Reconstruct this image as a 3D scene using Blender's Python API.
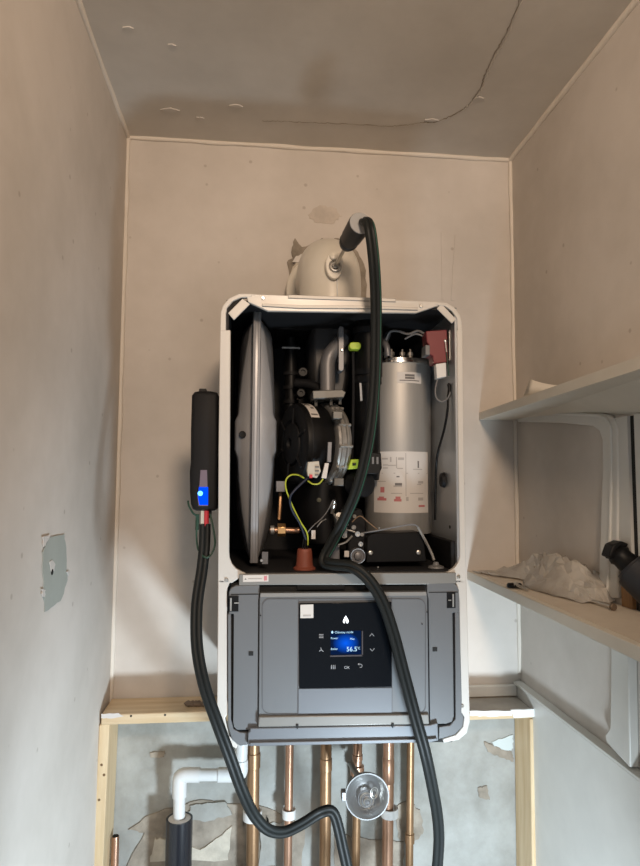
import bpy, math, random
from mathutils import Vector, Matrix, noise

for o in list(bpy.data.objects):
    bpy.data.objects.remove(o)
scene = bpy.context.scene
COL = scene.collection
random.seed(7)

# ------------------------------------------------------------------ camera
F, CX, CY = 630.0, 320.0, 433.0
CAM = Vector((0, 0, 1.55))
fw = Vector(((255 - CX) / F, (CY - 482) / F, -1)).normalized()
up = Vector((math.sin(.0134), math.cos(.0134), 0))
up = (up - up.dot(fw) * fw).normalized()
rt = fw.cross(up)
ROT = Matrix((rt, fw, up))
cam_data = bpy.data.cameras.new('camera')
cam = bpy.data.objects.new('camera', cam_data)
COL.objects.link(cam)
cam.matrix_world = Matrix.Translation(CAM) @ ROT.to_4x4()
cam_data.sensor_fit = 'VERTICAL'
cam_data.sensor_height = 36
cam_data.lens = F / 866 * 36
cam_data.clip_start = .01
scene.camera = cam

# ------------------------------------------------------------------ light
world = bpy.data.worlds.new('world')
scene.world = world
world.use_nodes = True
world.node_tree.nodes['Background'].inputs[0].default_value = (.85, .92, 1, 1)
world.node_tree.nodes['Background'].inputs[1].default_value = .78


def lamp(name, kind, loc, energy, color, radius, target=None, **kw):
    d = bpy.data.lights.new(name, kind)
    d.energy = energy
    d.color = color
    d.shadow_soft_size = radius
    for k, v in kw.items():
        setattr(d, k, v)
    o = bpy.data.objects.new(name, d)
    o.location = loc
    if target is not None:
        o.rotation_euler = (Vector(target) - Vector(loc)).to_track_quat('-Z', 'Y').to_euler()
    COL.objects.link(o)
    return o


lamp('ceiling_lamp_light', 'SPOT', (.18, -.42, 2.17), 54, (1, .75, .54), .11, (.08, 1.39, 2.02), spot_size=math.radians(80), spot_blend=.6)
lamp('work_light', 'SPOT', (.34, .55, .73), 44, (.75, .895, 1), .055, (-.06, 1.39, .78),
     spot_size=math.radians(150), spot_blend=.85)

vs = scene.view_settings
scene.display_settings.display_device = 'sRGB'
vs.view_transform = 'Standard'
vs.look = 'None'
vs.exposure = 0
vs.gamma = 1
vs.use_curve_mapping = False


# ------------------------------------------------------------------ measuring helpers (photo pixel + real depth -> metres)
def ray(px, py):
    return ROT @ Vector(((px - CX) / F, (CY - py) / F, -1))


def P(px, py, Y):
    d = ray(px, py)
    return CAM + d * (Y / d.y)


def PX(px, py, X):
    d = ray(px, py)
    return CAM + d * (X / d.x)


def PZ(px, py, Z):
    d = ray(px, py)
    return CAM + d * ((Z - CAM.z) / d.z)


def M(px, Y):
    return px * Y / F


# ------------------------------------------------------------------ materials
MATS = {}


def mat(name, col, rough=.5, metal=0, var=0, vscale=8, col2=None, bump=0, bscale=40, emit=None, estr=0, spec=.5, alpha=1,
        trans=0, stretch=None, coat=0):
    if name in MATS:
        return MATS[name]
    m = bpy.data.materials.new(name)
    m.use_nodes = True
    nt = m.node_tree
    b = nt.nodes['Principled BSDF']
    b.inputs['Base Color'].default_value = (*col, 1)
    b.inputs['Roughness'].default_value = rough
    b.inputs['Metallic'].default_value = metal
    b.inputs['Specular IOR Level'].default_value = spec
    b.inputs['Alpha'].default_value = alpha
    b.inputs['Transmission Weight'].default_value = trans
    b.inputs['Coat Weight'].default_value = coat
    if emit:
        b.inputs['Emission Color'].default_value = (*emit, 1)
        b.inputs['Emission Strength'].default_value = estr
    if var or bump:
        tc = nt.nodes.new('ShaderNodeTexCoord')
        src = tc.outputs['Object']
        if stretch:
            mp = nt.nodes.new('ShaderNodeMapping')
            mp.inputs['Scale'].default_value = stretch
            nt.links.new(src, mp.inputs[0])
            src = mp.outputs[0]
        if var:
            n = nt.nodes.new('ShaderNodeTexNoise')
            n.inputs['Scale'].default_value = vscale
            n.inputs['Detail'].default_value = 6
            n.inputs['Roughness'].default_value = .6
            nt.links.new(src, n.inputs['Vector'])
            r = nt.nodes.new('ShaderNodeValToRGB')
            r.color_ramp.elements[0].position = .35
            r.color_ramp.elements[1].position = .68
            c2 = col2 or tuple(c * (1 - var) for c in col)
            r.color_ramp.elements[0].color = (*c2, 1)
            r.color_ramp.elements[1].color = (*col, 1)
            nt.links.new(n.outputs[0], r.inputs[0])
            nt.links.new(r.outputs[0], b.inputs['Base Color'])
        if bump:
            n2 = nt.nodes.new('ShaderNodeTexNoise')
            n2.inputs['Scale'].default_value = bscale
            n2.inputs['Detail'].default_value = 5
            nt.links.new(src, n2.inputs['Vector'])
            bp = nt.nodes.new('ShaderNodeBump')
            bp.inputs['Strength'].default_value = bump
            bp.inputs['Distance'].default_value = .004
            nt.links.new(n2.outputs[0], bp.inputs['Height'])
            nt.links.new(bp.outputs[0], b.inputs['Normal'])
    MATS[name] = m
    return m


def wall_paint(name, col, dirt, specks=True):
    """matt wall paint: broad stains, small dark flecks and trowel relief"""
    m = mat(name, col, .75, 0, bump=.35, bscale=9, spec=.25)
    nt = m.node_tree
    b = nt.nodes['Principled BSDF']
    tc = nt.nodes.new('ShaderNodeTexCoord')
    n = nt.nodes.new('ShaderNodeTexNoise')
    n.inputs['Scale'].default_value = 2.2
    n.inputs['Detail'].default_value = 8
    n.inputs['Roughness'].default_value = .62
    nt.links.new(tc.outputs['Object'], n.inputs['Vector'])
    r = nt.nodes.new('ShaderNodeValToRGB')
    r.color_ramp.elements[0].position = .36
    r.color_ramp.elements[0].color = (*dirt, 1)
    r.color_ramp.elements[1].position = .62
    r.color_ramp.elements[1].color = (*col, 1)
    nt.links.new(n.outputs[0], r.inputs[0])
    v = nt.nodes.new('ShaderNodeTexVoronoi')
    v.inputs['Scale'].default_value = 16
    v.inputs['Randomness'].default_value = 1
    nt.links.new(tc.outputs['Object'], v.inputs['Vector'])
    r2 = nt.nodes.new('ShaderNodeValToRGB')
    r2.color_ramp.elements[0].position = .045
    r2.color_ramp.elements[0].color = (.35, .28, .22, 1)
    r2.color_ramp.elements[1].position = .075
    r2.color_ramp.elements[1].color = (1, 1, 1, 1)
    nt.links.new(v.outputs['Distance'], r2.inputs[0])
    mx = nt.nodes.new('ShaderNodeMix')
    mx.data_type = 'RGBA'
    mx.blend_type = 'MULTIPLY'
    mx.inputs[0].default_value = .35 if specks else 0
    nt.links.new(r.outputs[0], mx.inputs[6])
    nt.links.new(r2.outputs[0], mx.inputs[7])
    nt.links.new(mx.outputs[2], b.inputs['Base Color'])
    return m


M_WALL = wall_paint('wall_paint', (.68, .63, .58), (.545, .50, .45))
M_CEIL = wall_paint('ceiling_paint', (.66, .62, .56), (.53, .495, .445), False)
M_CAULK = mat('caulk', (.74, .68, .60), .7, bump=.3, bscale=60)
M_PLASTER = mat('old_plaster', (.43, .435, .415), .9, var=.3, vscale=9, col2=(.28, .275, .25), bump=1, bscale=30, spec=.2)
M_PLASTER2 = mat('bare_plaster', (.40, .35, .29), .95, var=.4, vscale=20, col2=(.22, .19, .155), bump=1, bscale=45, spec=.1)
M_FILL = mat('filler', (.66, .60, .50), .9, var=.3, vscale=30, bump=.8, bscale=60)
M_PINE = mat('pine', (.72, .57, .37), .65, var=.3, vscale=6, col2=(.58, .42, .24), bump=.15, bscale=30, stretch=(9, 9, .8))
M_PINEH = mat('pine_lengthwise', (.72, .58, .39), .65, var=.3, vscale=6, col2=(.58, .43, .26), bump=.15, bscale=30, stretch=(.8, 9, 9))
M_SHELF = mat('shelf_paint', (.72, .665, .57), .55, var=.12, vscale=5, bump=.1, bscale=30)
M_SHELFTOP = mat('shelf_top', (.70, .63, .53), .55, var=.25, vscale=6, col2=(.58, .50, .41))
M_WHITEWOOD = mat('white_gloss', (.72, .71, .67), .35, var=.12, vscale=6)
M_FRAME = mat('white_enamel', (.62, .60, .565), .3, var=.05, vscale=4)
M_CASE = mat('case_steel', (.42, .44, .46), .35, .6)
M_INNER = mat('case_dark', (.022, .022, .024), .6, spec=.25)
M_VESSEL = mat('vessel_grey', (.36, .36, .37), .34, .25, var=.08, vscale=5)
M_BLACK = mat('black_plastic', (.0055, .0055, .006), .45, spec=.22)
M_BLACK2 = mat('black_matt', (.010, .010, .011), .6, spec=.22)
M_RUBBER = mat('hose_rubber', (.011, .013, .013), .5, spec=.25)
M_GREEN = mat('green_stripe', (.012, .085, .055), .5)
M_ALU = mat('cast_aluminium', (.45, .44, .42), .46, .7, var=.3, vscale=25, bump=.3, bscale=90)
M_GREYDUCT = mat('duct_grey', (.20, .20, .21), .45, .4, var=.15, vscale=8)
M_STEEL = mat('brushed_steel', (.46, .45, .43), .5, .55, var=.18, vscale=30, stretch=(1, 1, .05))
M_CHROME = mat('chrome', (.80, .79, .77), .18, 1)
M_SCREW = mat('screw_zinc', (.62, .60, .56), .3, .9)
M_COPPER = mat('copper', (.56, .34, .24), .36, .8, var=.35, vscale=22, col2=(.34, .19, .115), stretch=(1, 1, .35))
M_BRONZE = mat('aged_copper', (.40, .245, .14), .40, .75, var=.45, vscale=18, col2=(.20, .115, .055), stretch=(1, 1, .3))
M_BRASS = mat('brass', (.72, .42, .18), .3, .9)
M_TERRA = mat('terracotta_rubber', (.22, .055, .03), .6)
M_RED = mat('red_plastic', (.17, .026, .03), .5)
M_WHITE = mat('white_plastic', (.66, .665, .66), .4)
M_CONN = mat('cream_plastic', (.52, .49, .42), .5)
M_LIME = mat('lime_plastic', (.42, .58, .04), .45)
M_YELLOW = mat('earth_yellow', (.42, .46, .04), .5)
M_BLUEW = mat('blue_wire', (.012, .017, .035), .5)
M_GREYW = mat('grey_wire', (.16, .16, .165), .5)
M_PANEL = mat('panel_grey', (.152, .158, .166), .42, .15, var=.04, vscale=3)
M_PANEL2 = mat('panel_grey_light', (.185, .196, .214), .35, .3)
M_GAP = mat('gap_black', (.008, .008, .008), .8)
M_GLASS = mat('display_glass', (.004, .005, .007), .16, spec=.12)
M_SCREEN = mat('lcd_blue', (.0, .002, .01), .3, spec=.05)
M_LIT = mat('display_white', (.05, .05, .05), .5, spec=0, emit=(.50, .80, 1), estr=1.25)
M_FLAME = mat('flame_lit', (.9, .95, 1), .5, emit=(.85, .93, 1), estr=1.6)
M_ICON = mat('icon_grey', (.34, .35, .37), .5, emit=(.5, .52, .56), estr=.18)
M_LABEL = mat('label_paper', (.64, .605, .57), .55)
M_INK = mat('ink', (.16, .15, .145), .6)
M_INKRED = mat('ink_red', (.50, .17, .17), .6)
M_INKGREY = mat('ink_grey', (.42, .39, .37), .6)
M_FLUE = mat('flue_enamel', (.70, .66, .58), .3, var=.06, vscale=5)
M_HANDLE = mat('probe_handle', (.035, .033, .032), .5)
M_GREYDISC = mat('grey_disc', (.36, .36, .36), .5)
M_LED = mat('led_blue', (.0, .0, .02), .4, spec=0, emit=(.0, .055, 1), estr=1.6)
M_LEDW = mat('led_core', (.0, .0, .02), .4, spec=0, emit=(.10, .42, 1), estr=4)
M_LEDWIN = mat('led_window', (.17, .13, .17), .3)
M_REDC = mat('red_coupling', (.60, .04, .06), .4)
M_DKGREEN = mat('dark_green_cord', (.015, .055, .035), .5)
M_BAG = mat('crumpled_film', (.70, .67, .62), .3, var=.3, vscale=22, col2=(.50, .46, .41), alpha=.62)
M_PAPER = mat('paper', (.82, .77, .68), .6)
M_CLAY = mat('clay_lump', (.20, .15, .11), .9, bump=.6, bscale=80)
M_SAGE = mat('old_green_paint', (.40, .425, .39), .8, var=.1, vscale=18)
M_TIMBER = mat('bare_timber', (.38, .21, .09), .6, var=.3, vscale=14, stretch=(9, 9, .8))

# screen glow: the picture the display shows, brighter blue in the middle
nt = M_SCREEN.node_tree
b = nt.nodes['Principled BSDF']
tc = nt.nodes.new('ShaderNodeTexCoord')
mp = nt.nodes.new('ShaderNodeMapping')
mp.inputs['Location'].default_value = (-.5 * 2.3, 0, -.48 * 2.3)
mp.inputs['Scale'].default_value = (2.3, 0, 2.3)
gr = nt.nodes.new('ShaderNodeTexGradient')
gr.gradient_type = 'SPHERICAL'
rp = nt.nodes.new('ShaderNodeValToRGB')
rp.color_ramp.elements[0].color = (.0, .006, .035, 1)
rp.color_ramp.elements[1].color = (.0, .12, .95, 1)
nt.links.new(tc.outputs['Generated'], mp.inputs[0])
nt.links.new(mp.outputs[0], gr.inputs[0])
nt.links.new(gr.outputs[0], rp.inputs[0])
nt.links.new(rp.outputs[0], b.inputs['Emission Color'])
b.inputs['Emission Strength'].default_value = 1.0


# ------------------------------------------------------------------ mesh builder
def wloc(o):
    v = Vector((0, 0, 0))
    while o is not None:
        v += o.location
        o = o.parent
    return v


class MB:
    def __init__(s):
        s.v, s.f = [], []

    def add(s, vs, fs):
        k = len(s.v)
        s.v += [Vector(v) for v in vs]
        s.f += [tuple(i + k for i in f) for f in fs]
        return s

    def box(s, x0, x1, y0, y1, z0, z1):
        v = [(x, y, z) for x in (x0, x1) for y in (y0, y1) for z in (z0, z1)]
        return s.add(v, [(0, 1, 3, 2), (4, 6, 7, 5), (0, 4, 5, 1), (2, 3, 7, 6), (0, 2, 6, 4), (1, 5, 7, 3)])

    def pbox(s, x0, y0, x1, y1, Y0, Y1):
        """box whose near face covers these photo pixels at depth Y0, reaching back to depth Y1"""
        a = P(x0, (y0 + y1) / 2, Y0).x
        b = P(x1, (y0 + y1) / 2, Y0).x
        c = P((x0 + x1) / 2, y1, Y0).z
        d = P((x0 + x1) / 2, y0, Y0).z
        return s.box(a, b, Y0, Y1, c, d)

    def prism(s, pts, vec):
        pts = [Vector(p) for p in pts]
        n = len(pts)
        vec = Vector(vec)
        v = pts + [p + vec for p in pts]
        f = [tuple(range(n)), tuple(range(2 * n - 1, n - 1, -1))]
        f += [(i, i + n, (i + 1) % n + n, (i + 1) % n) for i in range(n)]
        return s.add(v, f)

    def ppoly(s, px, Y0, Y1):
        return s.prism([P(x, y, Y0) for x, y in px], (0, Y1 - Y0, 0))

    def ring(s, outer, inner, vec):
        n = len(outer)
        vec = Vector(vec)
        o = [Vector(p) for p in outer]
        i = [Vector(p) for p in inner]
        v = o + i + [p + vec for p in o] + [p + vec for p in i]
        f = []
        for k in range(n):
            j = (k + 1) % n
            f += [(k, j, n + j, n + k), (2 * n + k, 3 * n + k, 3 * n + j, 2 * n + j),
                  (k, 2 * n + k, 2 * n + j, j), (n + k, n + j, 3 * n + j, 3 * n + k)]
        return s.add(v, f)

    def loft(s, loops, cap=True, closed=True):
        n = len(loops[0])
        v = [p for L in loops for p in L]
        f = []
        for a in range(len(loops) - 1):
            for k in range(n if closed else n - 1):
                j = (k + 1) % n
                f.append((a * n + k, a * n + j, (a + 1) * n + j, (a + 1) * n + k))
        if cap:
            f.append(tuple(range(n - 1, -1, -1)))
            f.append(tuple((len(loops) - 1) * n + k for k in range(n)))
        return s.add(v, f)

    def tube(s, path, r, n=12, cap=True):
        path = [Vector(p) for p in path]
        m = len(path)
        loops = []
        prev = None
        for i, p in enumerate(path):
            t = (path[min(i + 1, m - 1)] - path[max(i - 1, 0)]).normalized()
            if prev is None:
                a = Vector((0, 1, 0)) if abs(t.y) < .9 else Vector((1, 0, 0))
                nn = (a - a.dot(t) * t).normalized()
            else:
                nn = (prev - prev.dot(t) * t).normalized()
            prev = nn
            bb = t.cross(nn)
            rr = r[i] if isinstance(r, (list, tuple)) else r
            loops.append([p + rr * (math.cos(2 * math.pi * k / n) * nn + math.sin(2 * math.pi * k / n) * bb) for k in range(n)])
        return s.loft(loops, cap)

    def lathe(s, org, axis, prof, n=24, cap=True):
        org = Vector(org)
        ax = Vector(axis).normalized()
        a = Vector((0, 0, 1)) if abs(ax.z) < .9 else Vector((1, 0, 0))
        u = (a - a.dot(ax) * ax).normalized()
        w = ax.cross(u)
        loops = [[org + ax * t + r * (math.cos(2 * math.pi * k / n) * u + math.sin(2 * math.pi * k / n) * w) for k in range(n)]
                 for t, r in prof]
        return s.loft(loops, cap)

    def build(s, name, m, parent=None, bevel=0, seg=2, angle=40, label=None, kind=None):
        me = bpy.data.meshes.new(name)
        off = wloc(parent) if parent else Vector((0, 0, 0))
        c = Vector((0, 0, 0))
        if parent is None and s.v:
            lo = [min(v[i] for v in s.v) for i in range(3)]
            hi = [max(v[i] for v in s.v) for i in range(3)]
            c = Vector(((lo[0] + hi[0]) / 2, (lo[1] + hi[1]) / 2, lo[2]))
        me.from_pydata([v - off - c for v in s.v], [], s.f)
        import bmesh
        bm = bmesh.new()
        bm.from_mesh(me)
        bmesh.ops.recalc_face_normals(bm, faces=bm.faces)
        bm.to_mesh(me)
        bm.free()
        for p in me.polygons:
            p.use_smooth = True
        me.set_sharp_from_angle(angle=math.radians(angle))
        me.materials.append(m)
        o = bpy.data.objects.new(name, me)
        COL.objects.link(o)
        o.location = c
        if parent:
            o.parent = parent
        if bevel:
            bv = o.modifiers.new('bevel', 'BEVEL')
            bv.width = bevel
            bv.segments = seg
            bv.limit_method = 'ANGLE'
            bv.angle_limit = math.radians(35)
        if label:
            o['label'] = label
        if kind:
            o['kind'] = kind
        return o


def spline(pts, sub=8):
    pts = [Vector(p) for p in pts]
    out = []
    for i in range(len(pts) - 1):
        p0 = pts[max(i - 1, 0)]
        p1, p2 = pts[i], pts[i + 1]
        p3 = pts[min(i + 2, len(pts) - 1)]
        for k in range(sub):
            t = k / sub
            out.append(.5 * ((2 * p1) + (-p0 + p2) * t + (2 * p0 - 5 * p1 + 4 * p2 - p3) * t * t + (-p0 + 3 * p1 - 3 * p2 + p3) * t ** 3))
    out.append(pts[-1])
    return out


def pspline(pp, sub=8):
    return spline([P(*p) for p in pp], sub)


def thing(name, loc, label, cat, group=None):
    o = bpy.data.objects.new(name, None)
    o.empty_display_size = .05
    COL.objects.link(o)
    o.location = loc
    tag(o, label, cat, group)
    return o


def tag(o, label, cat, group=None):
    o['label'] = label
    o['category'] = cat
    if group:
        o['group'] = group
    return o


def struct(o, label=None, cat=None):
    o['kind'] = 'structure'
    if label:
        o['label'] = label
    if cat:
        o['category'] = cat
    return o


def ragged(pts, sub=5, amp=2.0, seed=1):
    """roughen a pixel outline so it reads as a broken edge"""
    rnd = random.Random(seed)
    out = []
    n = len(pts)
    for i in range(n):
        a, b2 = pts[i], pts[(i + 1) % n]
        for k in range(sub):
            t = k / sub
            out.append((a[0] + (b2[0] - a[0]) * t + rnd.uniform(-amp, amp) * (k > 0),
                        a[1] + (b2[1] - a[1]) * t + rnd.uniform(-amp, amp) * (k > 0)))
    return out


def rrect(x0, y0, x1, y1, r, n=5):
    """rounded rectangle outline in pixels"""
    out = []
    for cx, cy, a0 in ((x1 - r, y1 - r, 0), (x0 + r, y1 - r, 90), (x0 + r, y0 + r, 180), (x1 - r, y0 + r, 270)):
        for k in range(n + 1):
            a = math.radians(a0 + 90 * k / n)
            out.append((cx + r * math.cos(a), cy + r * math.sin(a)))
    return out


def text(name, body, px, py, Y, h, m, parent, label=None, align='LEFT'):
    cu = bpy.data.curves.new(name, 'FONT')
    cu.body = body
    cu.size = 1
    cu.extrude = .0
    cu.align_x = align
    t = bpy.data.objects.new(name, cu)
    COL.objects.link(t)
    dg = bpy.context.evaluated_depsgraph_get()
    me = bpy.data.meshes.new_from_object(t.evaluated_get(dg))
    bpy.data.objects.remove(t)
    sc = M(h, Y) / .7
    org = P(px, py, Y) - wloc(parent)
    for v in me.vertices:
        v.co = Vector((v.co.x * sc, 0, v.co.y * sc))
    me.materials.clear()
    me.materials.append(m)
    o = bpy.data.objects.new(name, me)
    o.location = org
    COL.objects.link(o)
    o.parent = parent
    if label:
        o['label'] = label
    return o


# ================================================================== THE ROOM
YB = 1.39                     # back wall
XL, XR = -.294, .595
ZC = CAM.z + .768
Y0 = -.95                     # the cupboard opens behind the camera

mb = MB().box(XL - .1, XR + .1, YB, YB + .1, 0, ZC + .1)
wall_back = struct(mb.build('wall_back', M_WALL), 'cream plastered back wall behind the boiler')
mb = MB().box(XL - .1, XL, Y0, YB, 0, ZC + .1)
wall_left = struct(mb.build('wall_left', M_WALL), 'cream plastered side wall with a peeled patch')
mb = MB().box(XR, XR + .1, Y0, YB, 0, ZC + .1)
wall_right = struct(mb.build('wall_right', M_WALL), 'cream plastered side wall carrying two shelves')
mb = MB().box(XL, XR, Y0, YB, ZC, ZC + .1)
ceiling = struct(mb.build('ceiling', M_CEIL), 'cracked greyish plaster ceiling')
mb = MB().box(XL - .1, XR + .1, Y0 - .6, YB + .1, -.05, 0)
floor = struct(mb.build('floor', mat('floor_boards', (.25, .19, .13), .7, var=.3, vscale=6)), 'dull brown floor')


# caulk beads in the corners, a little lumpy
def bead(name, a, b2, r, label):
    a, b2 = Vector(a), Vector(b2)
    n = 60
    path, rr = [], []
    for i in range(n + 1):
        p = a.lerp(b2, i / n)
        path.append(p + .0016 * noise.noise_vector(p * 14))
        rr.append(r * (1 + .35 * noise.noise(p * 22)))
    o = MB().tube(path, rr, 8).build(name, M_CAULK, angle=80)
    return struct(o, label)


bead('trim_1', (XL + .002, YB - .002, .75), (XL + .002, YB - .002, ZC), .0055, 'pale filler bead down the left corner')
bead('trim_2', (XR - .002, YB - .002, 1.13), (XR - .002, YB - .002, ZC), .0050, 'pale filler bead down the right corner')
bead('trim_3', (XL, YB - .002, ZC - .002), (XR, YB - .002, ZC - .002), .0055, 'pale filler bead along the back of the ceiling')
bead('trim_4', (XL + .002, Y0, ZC - .002), (XL + .002, YB, ZC - .002), .0055, 'pale filler bead between ceiling and left wall')
bead('trim_5', (XR - .002, Y0, ZC - .002), (XR - .002, YB, ZC - .002), .0065, 'pale filler bead between ceiling and right wall')

# ceiling crack and blisters (flakes hanging just proud of the ceiling)
zc = ZC - .0008


def crack(name, pts, w, seed, m):
    rnd = random.Random(seed)
    c = [PZ(x, y, zc) for x, y in pts]
    path = spline(c, 14)
    path = [p + Vector((rnd.uniform(-.0018, .0018), rnd.uniform(-.0018, .0018), 0)) for p in path]
    return MB().tube(path, [w * rnd.uniform(.5, 1.3) for _ in path], 5).build(name, m, ceiling)


crack('crack', [(523, -8), (505, 35), (490, 62), (478, 92), (462, 110), (436, 122), (425, 122)], .0008, 3, mat('crack_dark', (.24, .195, .14), .9))
crack('crack_lip', [(525, -8), (507, 36), (492, 63), (480, 92), (464, 110)], .0008, 4, M_CAULK)
crack('crack', [(425, 122), (395, 126), (345, 124), (300, 122), (262, 121)], .0005, 5, mat('crack_dark', (.2, .16, .11)))
for i, (x, y, s) in enumerate([(170, 110, 7), (128, 28, 4), (200, 118, 3), (480, 98, 3), (236, 106, 5), (432, 120, 5), (172, 45, 3)]):
    pts = ragged([(x - s * 1.4, y), (x, y - s * .25), (x + s * 1.4, y + 1), (x, y + s * .3)], 3, .5, i)
    MB().prism([PZ(a, c, zc - .001) for a, c in pts], (0, 0, .002)).build('paint_flake', mat('ceiling_flake', (.60, .565, .52), .8), ceiling)

# peeled patch on the left wall
pts = ragged([(50, 537), (64, 534), (66, 556), (67, 580), (60, 601), (44, 612), (43, 588), (42, 552)], 5, .6, 11)
patch = MB().prism([PX(x, y, XL + .0006) for x, y in pts], (.0009, 0, 0)).build('peeled_patch', M_SAGE, wall_left, label='grey green patch where paint has peeled')
pts = ragged([(49, 562), (52, 560), (55, 564), (54, 571), (51, 572)], 3, .5, 12)
MB().prism([PX(x, y, XL + .0016) for x, y in pts], (.0008, 0, 0)).build('paint_flake', M_LABEL, patch)
MB().lathe(PX(52, 572, XL + .0020), (1, 0, 0), [(0, .0042), (.0008, .0042)], 12).build('screw_hole', M_GAP, patch, label='dark screw hole')
for i, q in enumerate([[(42, 537), (50, 535), (47, 541), (43, 547)], [(41, 589), (45, 590), (44, 597), (42, 596)], [(66, 572), (69, 571), (68, 576)]]):
    MB().prism([PX(x, y, XL + .0014) for x, y in ragged(q, 3, .5, i)], (.0012, 0, 0)).build('paint_flake', M_LABEL, wall_left)

# old plaster below the ledge
zl = P(160, 697, YB).z
mb = MB().box(XL + .001, XR - .001, YB - .006, YB - .0005, .02, zl - .03)
plaster = mb.build('plaster_panel', M_PLASTER, wall_back, label='rough grey old plaster under the ledge')
YP = YB - .006


def chip(name, pts, seed, m, sub=6, amp=1.4, t=.003, label=None):
    return MB().ppoly(ragged(pts, sub, amp, seed), YP - t, YP + .001).build(name, m, plaster, label=label)


chip('broken_plaster', [(128, 830), (150, 815), (200, 800), (260, 806), (305, 825), (300, 880), (120, 880), (145, 832)], 21, M_PLASTER2)
chip('plaster_lump', [(155, 838), (172, 842), (200, 850), (225, 832), (232, 826), (228, 860), (150, 862)], 22, M_FILL, t=.006)
chip('plaster_lump', [(190, 806), (225, 802), (232, 815), (205, 822), (188, 820)], 23, M_PLASTER, t=.007)
chip('broken_plaster', [(396, 806), (408, 800), (420, 810), (424, 830), (412, 846), (398, 838)], 24, M_PLASTER2)
chip('broken_plaster', [(245, 812), (268, 815), (270, 870), (240, 870)], 25, M_PLASTER2)
chip('plaster_lump', [(262, 825), (283, 822), (288, 866), (258, 866)], 26, M_PLASTER, t=.006)
chip('broken_plaster', [(335, 832), (352, 838), (404, 842), (404, 880), (335, 880)], 27, M_PLASTER2)
chip('plaster_flake', [(484, 742), (500, 748), (512, 752), (514, 762), (502, 758), (488, 752)], 28, M_PLASTER2, amp=.8)
chip('plaster_flake', [(478, 788), (487, 786), (490, 800), (480, 798)], 29, M_PLASTER2, amp=.8)
chip('plaster_flake', [(150, 753), (165, 751), (164, 757), (151, 758)], 30, M_PLASTER2, amp=.8)
chip('plaster_flake', [(492, 742), (513, 735), (513, 748), (506, 754), (496, 750)], 31, mat('pale_blue_paint', (.56, .62, .62), .7), amp=.8, t=.0022)

# broken plaster around the flue hole
ring_px = [(288, 304), (290, 280), (287, 262), (293, 258), (292, 247), (295, 238), (302, 247), (316, 243), (322, 238), (330, 241),
           (338, 238), (348, 243), (358, 252), (364, 264), (367, 285), (366, 304)]
hole = MB().ppoly(ragged(ring_px, 3, 1.0, 41), YB - .004, YB + .002).build('flue_hole', M_PLASTER2, wall_back, label='ragged broken hole around the flue')
MB().ppoly(ragged([(290, 300), (291, 272), (296, 262), (304, 252), (320, 247), (330, 262), (310, 300)], 4, .8, 42), YB - .013, YB - .004).build('filler_patch', M_FILL, hole)
chip2 = [(292, 262), (301, 262), (303, 254), (296, 256)]
MB().ppoly(ragged(chip2, 3, .6, 43), YB - .016, YB - .004).build('filler_lump', M_LABEL, hole)
# orange repair smear and filler streaks on the back wall
M_SMEAR = mat('repair_smear', (.63, .56, .49), .8, var=.2, vscale=30, bump=.4)
MB().ppoly(ragged([(308, 215), (320, 205), (334, 208), (342, 216), (332, 224), (314, 222)], 5, 1.2, 44), YB - .0012, YB).build('filler_smear', M_SMEAR, wall_back)
for i, q in enumerate([[(441, 232), (444, 232), (444, 300), (442, 300)], [(455, 235), (458, 240), (454, 300), (451, 300)]]):
    MB().ppoly(ragged(q, 6, .4, 50 + i), YB - .0015, YB).build('filler_streak', M_WALL, wall_back)

# baseboard at the back right and along the right wall
zs = P(518, 683, YB).z
mb = MB().box(.20, XR - .013, YB - .012, YB - .0008, P(495, 711.5, 1.297).z + .0012, zs)
struct(mb.build('baseboard_back', M_WHITEWOOD, bevel=.003), 'white skirting board above the right ledge')
mb = MB().prism([(XR - .0006, Y0, zs), (XR - .013, Y0, zs - .004), (XR - .013, Y0, .01), (XR - .0006, Y0, .01)], (0, YB - .001 - Y0, 0))
struct(mb.build('baseboard_right', M_WHITEWOOD), 'white boxed skirting along the right wall')
mb = MB().prism([(XR - .001, Y0, zs + .0065), (XR - .017, Y0, zs + .004), (XR - .017, Y0, zs - .0002), (XR - .001, Y0, zs)], (0, YB - .001 - Y0, 0))
struct(mb.build('trim_6', M_WHITEWOOD), 'thin cap along the right skirting')

# shelves ----------------------------------------------------------
su = P(479, 420, YB)
a1 = PZ(640, 369, su.z)
sl = P(467, 571, YB)
a2 = PZ(640, 647, sl.z)


def shelf(name, p_back, p_near, z0, z1, label, top=None, droop=0):
    """board along the right wall; droop lowers its wall edge towards the room, as the photo shows"""
    dirv = (p_near - p_back)
    ye = .28
    pn = p_back + dirv * ((ye - p_back.y) / dirv.y)
    dz = -droop * (YB - ye)
    h = Vector((0, 0, z1 - z0))
    b4 = [Vector((p_back.x, YB - .001, z0)), Vector((pn.x, ye, z0)), Vector((XR - .001, ye, z0 + dz)), Vector((XR - .001, YB - .001, z0))]
    t = thing(name, ((p_back.x + XR) / 2, .8, z0), label, 'shelf')
    MB().add(b4 + [v + h for v in b4], [(0, 1, 3), (1, 2, 3), (4, 5, 7), (5, 6, 7), (0, 1, 5, 4), (1, 2, 6, 5), (2, 3, 7, 6), (3, 0, 4, 7)]).build('board', M_SHELF, t, angle=20, bevel=0 if droop else .0018)
    if top:
        q = [(p_back.x + .012, YB - .004, z1), (pn.x + .012, pn.y, z1), (XR - .002, pn.y, z1), (XR - .002, YB - .004, z1)]
        MB().prism(q, (0, 0, .0008)).build('worn_top', M_SHELFTOP, t, label='worn beige top face')
    return pn


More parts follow.
